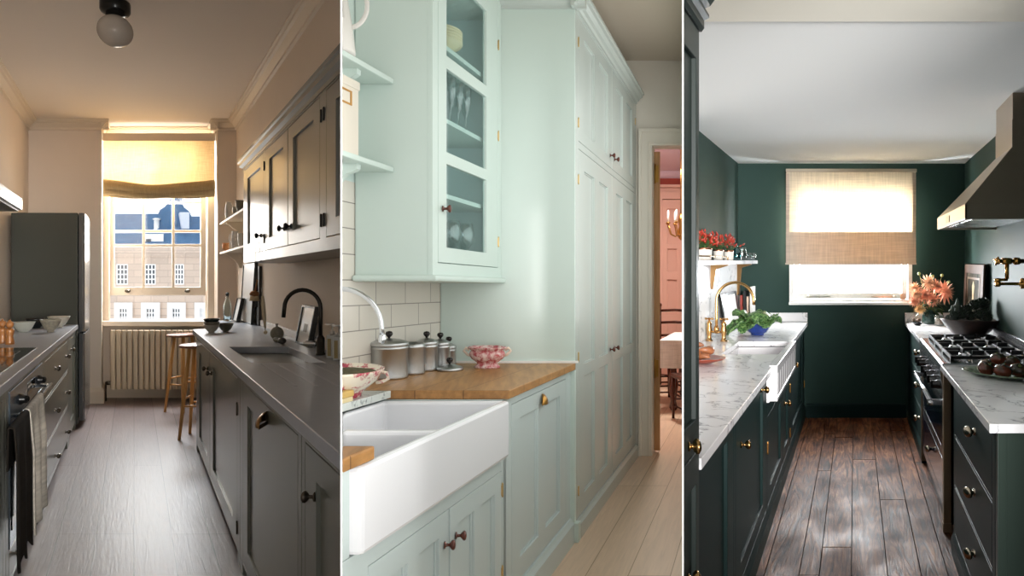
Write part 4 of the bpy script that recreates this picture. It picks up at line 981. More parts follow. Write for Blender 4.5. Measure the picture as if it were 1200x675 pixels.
# ------------------------------------------------------------------ things on the oak worktop
M_alu = mat('worn_aluminium', (186, 188, 188), .34, 1, var=.08, vscale=18)
M_bk = mat('black_bakelite', (26, 18, 16), .25)
def canister(label, p, Y, r, h, lid=True, kn=True):
    at = (x2(p, Y), Y, ZB+.001)
    o = thing(R, 'canister', label, 'canister', at, 'aluminium canisters on the oak worktop')
    prof = [(.001, 0), (r*.97, 0), (r, .004), (r*1.01, .008), (r, .012), (r, h*.3), (r, h-.02), (r*1.02, h-.018), (r*1.02, h-.012), (r, h-.01), (r, h)]
    if not lid: prof += [(r*.96, h), (r*.96, .01), (.001, .01)]
    else: prof += [(.001, h)]
    MB(R).lathe(at, prof, 'z', 40).build('body', M_alu, o)
    if lid: MB(R).lathe(at, [(r*1.03, h-.006), (r*1.04, h-.004), (r*1.04, h+.006), (r*1.0, h+.01), (r*.6, h+.02), (r*.12, h+.026), (.001, h+.026)], 'z', 40).build('lid', M_alu, o)
    if kn: MB(R).lathe(at, [(.004, h+.024), (.006, h+.03), (.014, h+.038), (.017, h+.046), (.013, h+.055), (.001, h+.058)], 'z', 18).build('knob', M_bk, o)
canister('largest aluminium canister with a black knob, beside the floral bowl', 456, 2.86, .084, .15)
canister('open aluminium canister without its lid', 483, 3.0, .061, .142, False, False)
canister('middle-sized aluminium canister behind the open one', 500, 3.12, .054, .132)
canister('second smallest aluminium canister in the row', 516, 3.24, .049, .118)
canister('smallest aluminium canister at the end of the row', 526, 3.36, .038, .088)
at = (x2(527, 3.12), 3.12, ZB+.001)
o = thing(R, 'aluminium_cover', 'loose aluminium lid with a black knob lying on the oak worktop', 'lid', at)
MB(R).lathe(at, [(.064, 0), (.066, .003), (.066, .012), (.06, .016), (.03, .026), (.001, .03)], 'z', 36).build('lid', M_alu, o)
MB(R).lathe(at, [(.004, .028), (.006, .034), (.014, .042), (.017, .05), (.013, .059), (.001, .062)], 'z', 18).build('knob', M_bk, o)
# transferware
def transfer(name, base, ink, scale, lo=.47, hi=.53):
    m, nt, b = newmat(name)
    tc = N(nt, 'ShaderNodeTexCoord')
    n = N(nt, 'ShaderNodeTexNoise'); n.inputs['Scale'].default_value = scale; n.inputs['Detail'].default_value = 6; n.inputs['Roughness'].default_value = .65
    L(nt, tc.outputs['Object'], n.inputs['Vector'])
    L(nt, ramp(nt, n.outputs['Fac'], [(lo, rgb(*base)), (hi, rgb(*ink))]), b.inputs['Base Color']); b.inputs['Roughness'].default_value = .15
    return m
M_tw = transfer('red_transferware', (236, 214, 208), (186, 84, 90), 46, .38, .60)
M_tw2 = mat('cream_transferware', (234, 216, 198), .15)
at = (x2(571, 3.22), 3.22, ZB+.001)
o = thing(R, 'tureen', 'red and cream footed tureen with two handles on the oak worktop', 'tureen', at)
MB(R).lathe(at, [(.001, 0), (.064, 0), (.066, .006), (.056, .016), (.05, .024), (.06, .032), (.082, .048), (.09, .064), (.088, .078), (.082, .086), (.088, .094), (.099, .1), (.1, .104), (.095, .106), (.08, .096), (.001, .05)], 'z', 40, sy=.7).build('body', M_tw, o)
for s_ in (-1, 1):
    MB(R).tube(at, [(s_*.085, 0, .06), (s_*.1, 0, .066), (s_*.118, 0, .085), (s_*.108, 0, .1), (s_*.09, 0, .088)], .007, 10).build('handle', M_tw2, o)
M_fl = transfer('floral_china', (236, 226, 206), (186, 72, 90), 24, .50, .60)
at = (x2(401, 2.36), 2.36, ZB+.001)
o = thing(R, 'floral_bowl', 'pink floral china bowl on the marble ledge', 'bowl', at)
MB(R).lathe(at, [(.001, 0), (.07, 0), (.072, .012), (.09, .03), (.13, .06), (.148, .09), (.155, .1), (.15, .102), (.14, .09), (.001, .06)], 'z', 44).build('body', M_fl, o)
MB(R).tube(at, [(.14, 0, .09), (.165, 0, .085), (.17, 0, .065), (.15, 0, .055), (.125, 0, .05)], .007, 10).build('handle', M_fl, o)
M_dried = mat('dried_moss', (84, 78, 52), .9, var=.4, vscale=60, bump=.8)
MB(R).lathe(at, [(.138, .085), (.1, .092), (.05, .098), (.001, .1)], 'z', 30, jag=lambda a, i: 1+.04*math.sin(a*9+i)).build('filling', M_dried, o)
o = thing(R, 'scrubbing_brush', 'yellow wooden scrubbing brush lying on the marble ledge', 'brush', (-1.47, 2.14, ZB))
MB(R).box(-1.49, -1.421, 2.10, 2.27, ZB+.016, ZB+.04).build('block', mat('yellow_wood', (206, 172, 100), .5), o, bevel=.005)
MB(R).box(-1.487, -1.424, 2.105, 2.265, ZB+.0005, ZB+.016).build('bristles', mat('straw_bristle', (220, 204, 160), .9), o)
# ================================================================== ROOM 3: dark green galley
R = R3
def x3(p, Y): return (p-1002)*Y/F
def z3(r, Y): return EYE-(r-306)*Y/F
M3_wall = mat('green_wall_paint', (44, 64, 59), .6, var=.06, vscale=2, spec=.14)
M3_cab = mat('green_cabinet_paint', (24, 42, 41), .45, spec=.18)
M3_pan = mat('green_tall_cupboard_paint', (42, 52, 49), .4, spec=.4)
M3_ceil = mat('white_ceiling_paint', (236, 238, 238), .85)
M3_ceil2 = mat('cream_ceiling_paint', (230, 226, 214), .8)
M3_marb = marble_mat('white_marble', (250, 249, 250), (150, 150, 156), .16, 3.0)
M_knob3 = mat('satin_brass', (190, 150, 96), .25, 1)
M_nick = mat('aged_nickel', (176, 166, 148), .22, 1)
XA, XZ, YW, ZC3 = -1.01, .9477, 5.53, 2.194
ZM = .829
# floor of reclaimed boards, each with its own tone
fl = MB(R)
edges = [-1.3, -1.08, -.9, -.72, -.55, -.39, -.241, -.154, -.016, .14, .285, .40, .56, .75, .95, 1.1]
joints = [[2.2, 4.0], [1.9, 3.6, 5.0], [2.6, 4.3], [1.7, 3.3, 4.9], [2.4, 4.1], [2.05, 3.9], [2.75, 4.12, 5.0], [3.02, 4.9], [2.3, 4.35], [3.62, 4.7], [3.63, 5.1], [2.5, 4.3], [3.1, 4.6], [2.2, 4], [3.0, 4.8]]
tones = []
rnd = random.Random(3)
gp = .0022
for i in range(len(edges)-1):
    ys = [.4]+joints[i]+[5.75]
    for a, b in zip(ys[:-1], ys[1:]):
        n0 = len(fl.f); dz = rnd.uniform(-.0015, .0015)
        fl.box(edges[i]+gp, edges[i+1]-gp, a+gp*1.4, b-gp*1.4, -.03, dz)
        tones += [rnd.random()]*(len(fl.f)-n0)
M3_floor, nt, b_ = newmat('reclaimed_dark_oak')
at_ = N(nt, 'ShaderNodeAttribute'); at_.attribute_name = 'tone'
v2 = uvmap(nt, 9, .9)
cmb = N(nt, 'ShaderNodeVectorMath', operation='MULTIPLY_ADD'); L(nt, at_.outputs['Color'], cmb.inputs[0]); cmb.inputs[1].default_value = (37, 23, 0); L(nt, v2, cmb.inputs[2])
n = N(nt, 'ShaderNodeTexNoise'); L(nt, cmb.outputs[0], n.inputs['Vector']); n.inputs['Scale'].default_value = 2.0; n.inputs['Detail'].default_value = 10; n.inputs['Distortion'].default_value = 3.2; n.inputs['Roughness'].default_value = .62
c = ramp(nt, n.outputs['Fac'], [(.34, rgb(34, 19, 12)), (.46, rgb(96, 58, 38)), (.56, rgb(132, 86, 58)), (.68, rgb(168, 124, 92))])
tn = ramp(nt, at_.outputs['Fac'], [(0, (.62, .58, .56, 1)), (.5, (.9, .86, .84, 1)), (1, (1.15, 1.12, 1.1, 1))])
n4 = N(nt, 'ShaderNodeTexNoise'); v4 = uvmap(nt, 3, 2); L(nt, v4, n4.inputs['Vector']); n4.inputs['Scale'].default_value = 1.5; n4.inputs['Detail'].default_value = 6
c = mix(nt, 1, c, tn, 'MULTIPLY')
c = mix(nt, 1, c, ramp(nt, n4.outputs['Fac'], [(.38, (.5, .46, .44, 1)), (.54, (1, 1, 1, 1))]), 'MULTIPLY')
L(nt, c, b_.inputs['Base Color'])
L(nt, ramp(nt, n4.outputs['Fac'], [(.35, (.6, .6, .6, 1)), (.65, (.36, .36, .36, 1))]), b_.inputs['Roughness'])
b_.inputs['Specular IOR Level'].default_value = .12
bp = N(nt, 'ShaderNodeBump'); bp.inputs['Strength'].default_value = .5; bp.inputs['Distance'].default_value = .006; L(nt, n.outputs['Fac'], bp.inputs['Height']); L(nt, bp.outputs['Normal'], b_.inputs['Normal'])
fo = fl.build('floor', M3_floor, clip=False)      # the tall cupboard hides the boards beyond the party wall
fo['kind'] = 'structure'
att = fo.data.attributes.new('tone', 'FLOAT_COLOR', 'FACE') if False else fo.data.color_attributes.new('tone', 'FLOAT_COLOR', 'CORNER')
li = 0
for pi_, p in enumerate(fo.data.polygons):
    t = tones[pi_] if pi_ < len(tones) else .5
    for k in p.loop_indices: att.data[k].color = (t, (t*7.3) % 1, (t*3.1) % 1, 1)
# trim floor at the party wall
bm = bmesh.new(); bm.from_mesh(fo.data)
o_ = Vector(fo.location)
nn = Vector((-1, R.bounds[0], 0)).normalized()
bmesh.ops.bisect_plane(bm, geom=bm.verts[:]+bm.edges[:]+bm.faces[:], plane_co=-o_, plane_no=nn, clear_outer=True)
bm.to_mesh(fo.data); bm.free()
struct(MB(R).box(-1.3, 1.1, .4, 5.75, -.12, -.031), 'subfloor', M_dark)
struct(MB(R).box(-1.3, 1.15, 2.24, 5.75, ZC3, ZC3+.1), 'ceiling', M3_ceil)
struct(MB(R).box(-1.3, 1.15, .4, 2.24, ZC3-.006, ZC3+.1), 'ceiling', M3_ceil2)
struct(MB(R).box(XA-.1, XA, 1.0, YW+.15, 0, ZC3), 'wall_left', M3_wall)
struct(MB(R).box(XZ, XZ+.12, .4, YW+.15, 0, ZC3), 'wall_right', M3_wall)
VX0, VX1, VZ0, VZ1 = x3(925, YW), x3(1069, YW), z3(357, YW), 1.985
struct(MB(R).plate('y', YW, YW+.2, XA, XZ, 0, ZC3, [(VX0, VX1, VZ0, VZ1)]), 'wall_back', M3_wall)
struct(MB(R).prism('x', [(YW, 0), (YW-.02, 0), (YW-.02, .1), (YW-.012, .115), (YW, .12)], -.42, .44), 'baseboard_back', M3_cab)
# added unseen header over the low ceiling, blocks light towards the lobby
struct(MB(R).box(-1.3, 1.2, .4, .5, ZC3-.006, 3.3), 'wall_header_added', M3_ceil2)
# window
M3_win = mat('white_window_gloss', (240, 240, 238), .25)
w3 = bpy.data.objects.new('window_2', None); COL.objects.link(w3); w3['kind'] = 'structure'; w3.location = R.W(0, YW, VZ0)
MB(R).plate('y', YW-.008, YW+.1, VX0, VX1, VZ0+.02, VZ1, [(x3(930, YW), x3(1064, YW), z3(351, YW), VZ1-.04)]).build('window_frame', M3_win, w3, bevel=.004)
sh3 = MB(R).plate('y', YW+.03, YW+.08, x3(930, YW)+.004, x3(1064, YW)-.004, z3(350.5, YW), VZ1-.045, [(x3(937, YW), x3(1057, YW), z3(343.5, YW), VZ1-.09)]).build('sash', M3_win, w3, bevel=.006)
MB(R).box(x3(936, YW), x3(1058, YW), YW+.05, YW+.055, z3(345, YW), VZ1-.08).build('pane', M_pane, sh3)
MB(R).box(VX0-.0, VX1+.0, YW-.05, YW+.1, VZ0, VZ0+.024).build('window_sill', M3_win, w3, bevel=.004)
M_alum = mat('satin_nickel', (196, 192, 184), .3, 1)
for pa, pb in ((947, 973), (1021, 1048)):
    MB(R).box(x3(pa, YW), x3(pb, YW), YW+.012, YW+.022, z3(348.5, YW), z3(347, YW)).lathe((x3((pa if pa < 1000 else pb), YW), YW+.018, z3(348, YW)), [(.014, -.012), (.014, .012)], 'y', 12).lathe((x3((pa+pb)/2, YW), YW+.018, z3(348, YW)), [(.007, -.008), (.007, .01)], 'z', 10).build('window_stay', M_alum, w3)
MB(R).box(x3(1055, YW), x3(1061, YW), YW+.0, YW+.028, z3(352, YW), z3(344, YW)).build('window_catch', M_alum, w3)
# blind
M3_bl = fabric_mat('natural_linen_blind', (226, 216, 200), .56, scale=260, var=.13, tcol=(255, 252, 248))
M3_bl2 = fabric_mat('natural_linen_hem', (214, 200, 186), .34, scale=260, var=.12)
b3 = thing(R, 'roller_blind', 'natural linen blind half drawn over the green kitchen window', 'blind', (0, 5.44, 1.3))
B0, B1 = x3(921, 5.44), x3(1073.5, 5.44)
BZ0, BZ1, BZh = z3(309, 5.44), z3(199, 5.44), z3(272, 5.44)
MB(R).box(B0, B1+.006, 5.43, 5.475, BZ1-.02, BZ1+.008).build('headrail', mat('linen_rail', (190, 178, 160), .7), b3, bevel=.003)
MB(R).plate('y', 5.436, 5.44, B0+.003, B1-.003, BZ0, BZ1-.02, []).build('fabric', M3_bl, b3)
MB(R).plate('y', 5.428, 5.434, B0+.001, B1-.001, BZ0-.004, BZh).build('hem_panel', M3_bl2, b3)
MB(R).box(B0-.004, B1+.002, 5.422, 5.428, BZ0-.008, BZ0+.008).build('hem_bar', M3_bl2, b3)
for a_, b2 in ((B0+.001, B0+.03), (B1-.03, B1-.001)): MB(R).box(a_, b2, 5.4345, 5.4355, BZh, BZ1-.03).build('side_hem', M3_bl2, b3)

# ------------------------------------------------------------------ tall cupboard at the left edge
tp = thing(R, 'tall_cupboard', 'dark green tall cupboard at the left edge of the green kitchen', 'cupboard', (-.6, 1.6, 0))
MB(R).box(-.432, XA+.003, 1.0, 1.685, 0, 1.96).build('body', M3_pan, tp)
door_leaf(R, tp, 1, -.41, 1.3, 1.684, .86, 1.955, M3_pan, stile=.03, gap=.001)
dd_ = door_leaf(R, tp, 1, -.41, 1.3, 1.684, .05, .855, M3_pan, stile=.03, gap=.001)
for z in (.895, .57):
    MB(R).lathe((-.41, 1.572, z), [(.012, 0), (.012, .003), (.006, .006), (.006, .012), (.014, .015), (.019, .02), (.019, .025), (.012, .03), (.001, .031)], 'x', 20).build('knob', M_knob3, tp)
M3_dkc = mat('green_cornice_paint', (34, 46, 46), .35)
MB(R).prism('y', [(-.44, 1.955), (-.405, 1.955), (-.398, 1.965), (-.398, 1.985), (-.385, 1.992), (-.385, 2.0), (-.44, 2.0)], 1.0, 1.69).prism('y', [(-.44, 2.0), (-.40, 2.0), (-.375, 2.012), (-.362, 2.03), (-.345, 2.038), (-.332, 2.06), (-.332, 2.08), (-.32, 2.09), (-.32, 2.11), (-.44, 2.11)], 1.0, 1.66).build('cornice', M3_dkc, tp)
# ------------------------------------------------------------------ left run
XK = -.437
g3 = 'green base cabinets of the left run'
OP = [(1.80, 2.315, .13, .785), (2.335, 3.14, .13, .785)]
for (y0, y1, dz1, lb, kn) in ((1.69, 2.325, .785, 'green door cabinet next to the tall cupboard', None), (2.327, 3.165, .785, 'green cabinet with a knob high on its door, between the tall cupboard and the sink', (2.44, .65)),):
    c = cabinet(R, 'base_cabinet', lb, 'cabinet', g3, 1, XK, XA+.003, y0, y1, 0, ZM-.032, [(y0+.015, y1-.02, .12, dz1)], M3_cab)
    d = door_leaf(R, c, 1, XK, y0+.015, y1-.02, .12, dz1, M3_cab, stile=.11, rt=.05, rb=.07)
    if kn:
        knob(R, d, XK, 1, kn[0], kn[1], M_knob3); knob(R, d, XK, 1, 2.96, .755, M_knob3)
    else: hinge(R, c, XK, 1, y0+.05, .5, M_brass, .05)
    MB(R).prism('y', [(XK-.01, 0), (-.425, 0), (-.425, .085), (-.43, .095), (XK, .115), (XK-.01, .115)], y0, y1).build('plinth', M3_cab, c)
c = cabinet(R, 'base_cabinet', 'green double-door cabinet below the fluted sink', 'cabinet', g3, 1, XK, XA+.003, 3.167, 4.3, 0, .64, [(3.2, 4.27, .12, .575)], M3_cab)
for ya, yb, kn in ((3.2, 3.86, 3.80), (3.865, 4.27, 3.93)):
    d = door_leaf(R, c, 1, XK, ya, yb, .12, .575, M3_cab, stile=.1, rt=.05, rb=.07)
knob(R, d, XK, 1, 3.94, .475, M_knob3, 1.1)
for y, z in ((3.185, .42), (4.285, .5), (4.285, .2)): hinge(R, c, XK, 1, y, z, M_brass, .06)
MB(R).prism('y', [(XK-.01, 0), (-.425, 0), (-.425, .085), (-.43, .095), (XK, .115), (XK-.01, .115)], 3.167, 4.3).build('plinth', M3_cab, c)
c = cabinet(R, 'base_cabinet', 'green cabinet between the fluted sink and the window wall', 'cabinet', g3, 1, XK, XA+.003, 4.302, YW-.022, 0, ZM-.032, [(4.36, 5.45, .12, .785)], M3_cab)
d = door_leaf(R, c, 1, XK, 4.36, 5.45, .12, .785, M3_cab, stile=.12, rt=.05, rb=.07)
knob(R, d, XK, 1, 4.5, .62, M_knob3); hinge(R, c, XK, 1, 5.47, .3, M_brass, .06)
MB(R).prism('y', [(XK-.01, 0), (-.425, 0), (-.425, .085), (-.43, .095), (XK, .115), (XK-.01, .115)], 4.302, YW-.022).build('plinth', M3_cab, c)
# marble
tag(MB(R).plate('z', ZM-.031, ZM, XA+.003, -.405, 1.69, YW-.022, [(-.752, -.40, 3.575, 4.145)]).build('worktop', M3_marb, bevel=.002), 'white veined marble worktop on the left with the fluted sink', 'worktop')
tag(MB(R).box(XA+.003, XA+.022, 1.69, YW-.024, ZM+.001, 1.325).build('splashback', M3_marb), 'white marble splashback on the left wall under the shelf', 'splashback')
tag(MB(R).box(XA+.024, -.41, YW-.022, YW-.003, ZM+.001, .905).build('upstand', M3_marb, bevel=.002), 'low marble upstand on the window wall, left of the window', 'upstand')
# fluted sink
M3_cer = mat('white_fireclay_fluted', (232, 230, 232), .2, coat=.4)
s3 = thing(R, 'fluted_sink', 'white fluted-front butler sink in the left marble worktop', 'sink', (-.58, 3.6, .66))
mb = MB(R).plate('z', .66, ZM-.034, -.78, -.425, 3.18, 4.15, [(-.752, -.446, 3.575, 4.125)])
mb.box(-.78, -.425, 3.18, 4.15, .645, .66)
mb.build('basin', M3_cer, s3, bevel=.004)
prof = [(-.425, 3.172)]; nf = 9
for k in range(nf):
    a = 3.172+.05+(4.15-3.172-.1)*k/nf; w_ = (4.15-3.172-.1)/nf
    prof += [(-.39, a), (-.386, a+.01), (-.386, a+w_-.022), (-.392, a+w_-.008), (-.392, a+w_-.002)]
prof = [(-.425, 3.172), (-.386, 3.172)]+prof[1:]+[(-.386, 4.13), (-.386, 4.15), (-.425, 4.15)]
MB(R).prism('z', prof, .672, .79).box(-.425, -.384, 3.17, 4.152, .79, ZM+.004).box(-.425, -.384, 3.17, 4.152, .655, .674).build('fluted_apron', M3_cer, s3, bevel=.002)
# shelf
sh = thing(R, 'marble_shelf', 'white marble shelf on brass brackets on the left green wall', 'shelf', (-.92, 4.4, 1.33))
MB(R).box(XA+.003, -.824, 3.25, 5.42, 1.328, 1.356).build('board', M3_marb, sh, bevel=.002)
M_brk = mat('bronze_bracket', (150, 116, 76), .35, .9)
for Y, h in ((4.38, .17), (5.36, .26)):
    MB(R).prism('y', [(XA+.022, 1.327), (-.87, 1.327), (-.87, 1.32), (XA+.06, 1.295), (XA+.036, 1.327-h), (XA+.022, 1.327-h)], Y, Y+.03).build('bracket', M_brk, sh, bevel=.001)
MB(R).tube((-.835, 3.3, 1.378), [(0, 0, 0), tuple(R.W(0, .9, 0)-R.W(0, 0, 0))], .004, 8).tube((-.835, 3.3, 1.356), [(0, 0, 0), (0, 0, .022)], .004, 8).tube((-.835, 4.2, 1.356), [(0, 0, 0), (0, 0, .022)], .004, 8).build('gallery_rail', M_knob3, sh)
# chilli plants
M_leaf = mat('chilli_leaf', (58, 84, 44), .5, var=.2, vscale=30)
M_red3 = mat('red_chilli', (158, 46, 30), .3, var=.2, vscale=20)
M_orch = mat('orange_chilli', (206, 96, 44), .35)
M_cop = mat('copper_rim', (206, 134, 106), .25, 1)
M_potw = mat('speckled_white_pot', (206, 200, 192), .6, var=.14, vscale=90)
def leafmesh(mb, at, base, d, L_, w, up=.3, seg=4, fold=.2):
    d = d.normalized(); side = d.cross(Vector((0, 0, 1)))
    if side.length < .1: side = Vector((1, 0, 0))
    side.normalize(); nrm = side.cross(d)
    pts = []; fs = []
    for i in range(seg+1):
        t = i/seg; ww = w*math.sin(PI*min(.98, t*.93+.04))
        c = base+d*(L_*t)+Vector((0, 0, -up*L_*t*t))
        pts += [tuple(c-side*ww+nrm*ww*fold), tuple(c), tuple(c+side*ww+nrm*ww*fold)]
    for i in range(seg):
        a = i*3; fs += [(a, a+1, a+4, a+3), (a+1, a+2, a+5, a+4)]
    mb.free(at, pts, fs)
rr = random.Random(11)
def chilli_plant(label, X, Y, r, h, H, n):
    at = (X, Y, 1.357)
    o = thing(R, 'chilli_plant', label, 'plant', at, 'potted chilli plants on the marble shelf')
    p_ = MB(R).lathe(at, [(.001, 0), (r*.85, 0), (r*.9, .004), (r, h*.9), (r, h), (r*.92, h), (r*.92, h*.85), (.001, h*.85)], 'z', 28).build('pot', M_potw, o)
    MB(R).lathe(at, [(r*1.0, h*.86), (r*1.03, h*.87), (r*1.03, h), (r*.98, h*1.01), (r*.95, h)], 'z', 28).build('rim', M_cop, p_)
    st = MB(R); lf = MB(R); fr_ = MB(R)
    for k in range(n):
        a = rr.uniform(0, 2*PI); e_ = rr.uniform(.1, 1.15); d = Vector((math.cos(a)*math.sin(e_), math.sin(a)*math.sin(e_), math.cos(e_)))
        L_ = H*rr.uniform(.55, 1.0); p1 = Vector((0, 0, h*.85)); p2 = p1+d*L_*Vector((1, 1, 1)).length/1.73
        st.tube(at, [tuple(p1), tuple((p1+p2)/2+Vector((0, 0, .01))), tuple(p2)], .0018, 5)
        for q in range(3):
            dd2 = Vector((rr.uniform(-1, 1), rr.uniform(-1, 1), rr.uniform(-.3, .8)))
            leafmesh(lf, at, p1.lerp(p2, rr.uniform(.5, 1)), dd2, rr.uniform(.02, .038), .007, .4)
        for q in range(3):
            c0 = p1.lerp(p2, rr.uniform(.72, 1.05)); d3 = (d+Vector((rr.uniform(-.6, .6), rr.uniform(-.6, .6), rr.uniform(-.1, .8)))).normalized()
            l3 = rr.uniform(.014, .026)
            fr_.tube(at, [tuple(c0), tuple(c0+d3*l3*.5), tuple(c0+d3*l3)], [.005, .0055, .001], 7)
    st.build('stem', M_leaf, o); lf.build('leaves', M_leaf, o)
    q = fr_.build('chillies', M_red3, o); q['kind'] = 'stuff'
    return o
chilli_plant('largest potted red chilli plant, nearest on the marble shelf', -.925, 3.9, .052, .072, .12, 42)
chilli_plant('potted red chilli plant in the middle of the three on the shelf', -.925, 4.33, .034, .07, .13, 34)
chilli_plant('potted orange-red chilli plant farthest along the marble shelf', -.925, 4.68, .036, .07, .12, 34)
M_bluegl = pane_mat('blue_glass', (.42, .78, .82, 1), .6)
at = (-.925, 4.98, 1.357)
o = thing(R, 'blue_glass_bottle', 'pale blue glass bottle beside the chilli plants', 'bottle', at)
MB(R).lathe(at, [(.001, 0), (.034, 0), (.038, .01), (.038, .05), (.03, .075), (.014, .09), (.013, .105), (.016, .108), (.01, .108), (.01, .09), (.027, .072), (.034, .05), (.034, .008), (.001, .006)], 'z', 24).build('glass', M_bluegl, o)
at = (-.92, 5.2, 1.357)
o = thing(R, 'glass_jar', 'clear glass jar beside the blue bottle on the shelf', 'jar', at)
MB(R).lathe(at, [(.001, 0), (.034, 0), (.04, .02), (.04, .06), (.034, .09), (.036, .1), (.031, .1), (.03, .088), (.036, .06), (.036, .02), (.001, .008)], 'z', 24).build('glass', M_thin, o)
for i, (y, dx) in enumerate(((5.3, .045), (5.36, .07))):
    at = (-.92+dx, y, 1.357)
    o = thing(R, 'tumbler', ['small clear tumbler next to the glass jar', 'small clear tumbler at the end of the marble shelf'][i], 'glass', at, 'tumblers on the marble shelf')
    MB(R).lathe(at, [(.001, 0), (.016, 0), (.02, .06), (.018, .06), (.014, .006), (.001, .005)], 'z', 18).build('glass', M_thin, o)

# ------------------------------------------------------------------ brass bridge tap
bt = thing(R, 'bridge_tap', 'brass bridge tap with cross handles behind the fluted sink', 'tap', (-.9, 4.1, ZM+.001))
at = (-.905, 4.17, ZM+.001)
va = Vector((-.045, .0, 0)); vb = Vector((.04, -.03, 0))
def valve(off, h0, mb):
    mb.lathe(at, [(.022, 0), (.024, .005), (.015, .01), (.012, .03), (.016, .05), (.019, .075), (.014, .1), (.017, .11), (.012, .125), (.007, .13), (.006, .15), (.001, .152)], 'z', 18, off=tuple(off))
    for k in range(4):
        a = PI/2*k+.5
        mb.tube(at, [tuple(off+Vector((0, 0, h0))), tuple(off+Vector((math.cos(a)*.03, math.sin(a)*.03, h0)))], .005, 8).sphere(at, .007, off=tuple(off+Vector((math.cos(a)*.03, math.sin(a)*.03, h0))), seg=10, rings=6)
    return mb
valve(va, .145, MB(R)).build('valve', M_knob3, bt)
valve(vb, .145, MB(R)).build('valve', M_knob3, bt)
mid = (va+vb)/2
MB(R).tube(at, [tuple(va+Vector((0, 0, .06))), tuple(mid+Vector((0, 0, .06))), tuple(vb+Vector((0, 0, .06)))], .008, 10).build('bridge', M_knob3, bt)
R_ = .121
MB(R).tube(at, [tuple(mid+Vector((0, 0, z))) for z in (.05, .15, .24)]+[tuple(mid+Vector((R_-R_*math.cos(a), 0, .26+R_*math.sin(a)))) for a in [PI*k/18 for k in range(0, 19)]]+[tuple(mid+Vector((2*R_, 0, .235)))], .0095, 14).lathe(at, [(.015, .06), (.017, .08), (.012, .1)], 'z', 14, off=tuple(mid)).build('spout', M_knob3, bt)
# blue bowl with cabbage
M_blue = mat('cobalt_glaze', (30, 52, 118), .2, var=.2, vscale=30, coat=.5)
Yb = 4.5; Xb = x3(887.5, Yb)
bowl(R, 'bowl', 'cobalt blue bowl holding a cabbage', (Xb, Yb, ZM+.001), .093, .088, M_blue, .5, bulge=.6)
at = (Xb, Yb, ZM+.06)
cbb = thing(R, 'cabbage', 'crinkled green cabbage resting in the blue bowl', 'cabbage', at)
M_cab = bpy.data.materials.new('cabbage_leaf'); M_cab.use_nodes = True; nt = M_cab.node_tree; b_ = nt.nodes['Principled BSDF']
tcn = N(nt, 'ShaderNodeTexCoord'); vo = N(nt, 'ShaderNodeTexVoronoi'); vo.inputs['Scale'].default_value = 45; vo.feature = 'DISTANCE_TO_EDGE'; L(nt, tcn.outputs['Object'], vo.inputs['Vector'])
L(nt, ramp(nt, vo.outputs['Distance'], [(0, rgb(130, 158, 100)), (.1, rgb(52, 92, 42)), (.5, rgb(30, 66, 30))]), b_.inputs['Base Color']); b_.inputs['Roughness'].default_value = .4
bp = N(nt, 'ShaderNodeBump'); bp.inputs['Strength'].default_value = .8; bp.inputs['Distance'].default_value = .004; L(nt, vo.outputs['Distance'], bp.inputs['Height']); L(nt, bp.outputs['Normal'], b_.inputs['Normal'])
MB(R).sphere(at, .082, off=(.012, 0, .04), sx=1.15, sz=.85, seg=32, rings=20, jag=lambda a, i: 1+.05*math.sin(a*5+i)).build('head', M_cab, cbb)
def cleaf(a0, el, L_, w, droop):
    d = Vector((math.cos(a0), math.sin(a0), 0)); s_ = Vector((-math.sin(a0), math.cos(a0), 0))
    def fn(u, v):
        t = v; ww = w*math.sin(PI*(.12+.8*t))**.7
        x = (u-.5)*2
        cv = .3*w*(x*x)
        rfl = .012*math.sin(u*26+v*9)*abs(x)**1.5+.008*math.sin(v*22)*abs(x)
        p = d*(L_*t*math.cos(el*(1-t*.3)))+Vector((0, 0, .02+L_*t*math.sin(el)-droop*t*t*L_))+s_*(ww*x)+Vector((0, 0, cv+rfl))
        return p+d*.02
    return MB(R).grid(at, fn, 20, 16).build('leaf', M_cab, cbb, solid=.002)
for a0, el, L_, w, dr in ((PI, .55, .19, .075, .95), (PI*.85, .9, .16, .08, .5), (-.4, .7, .14, .08, .6), (.3, .8, .13, .08, .5), (-1.6, .75, .14, .09, .8), (1.5, .9, .15, .08, .5), (-2.5, .6, .16, .075, .9)): cleaf(a0, el, L_*1.12, w*1.25, dr)
# plate of gourds at the left
M_terra = mat('terracotta_glaze', (132, 58, 40), .3)
at = (-.80, 3.28, ZM+.001)
tag(MB(R).lathe(at, [(.001, 0), (.06, 0), (.075, .006), (.13, .026), (.132, .03), (.125, .03), (.07, .012), (.001, .008)], 'z', 40).build('plate', M_terra), 'terracotta plate at the near end of the left marble worktop', 'plate')
M_brn = mat('dried_pepper', (142, 88, 56), .45, var=.3, vscale=25, coat=.2)
rr = random.Random(5)
lbs = ['curled brown dried pepper on top of the heap on the terracotta plate', 'brown dried pepper at the right side of the terracotta plate', 'brown dried pepper at the back of the terracotta plate', 'brown dried pepper at the front of the terracotta plate', 'brown dried pepper leaning between the others on the terracotta plate', 'short brown dried pepper at the left of the terracotta plate']
spots = [((.0, .0, .085), .3), ((.06, -.02, .035), 1.2), ((.0, .06, .05), 2.4), ((.01, -.06, .035), 0.2), ((.045, .02, .065), 4.0), ((-.04, -.02, .05), 5.1)]
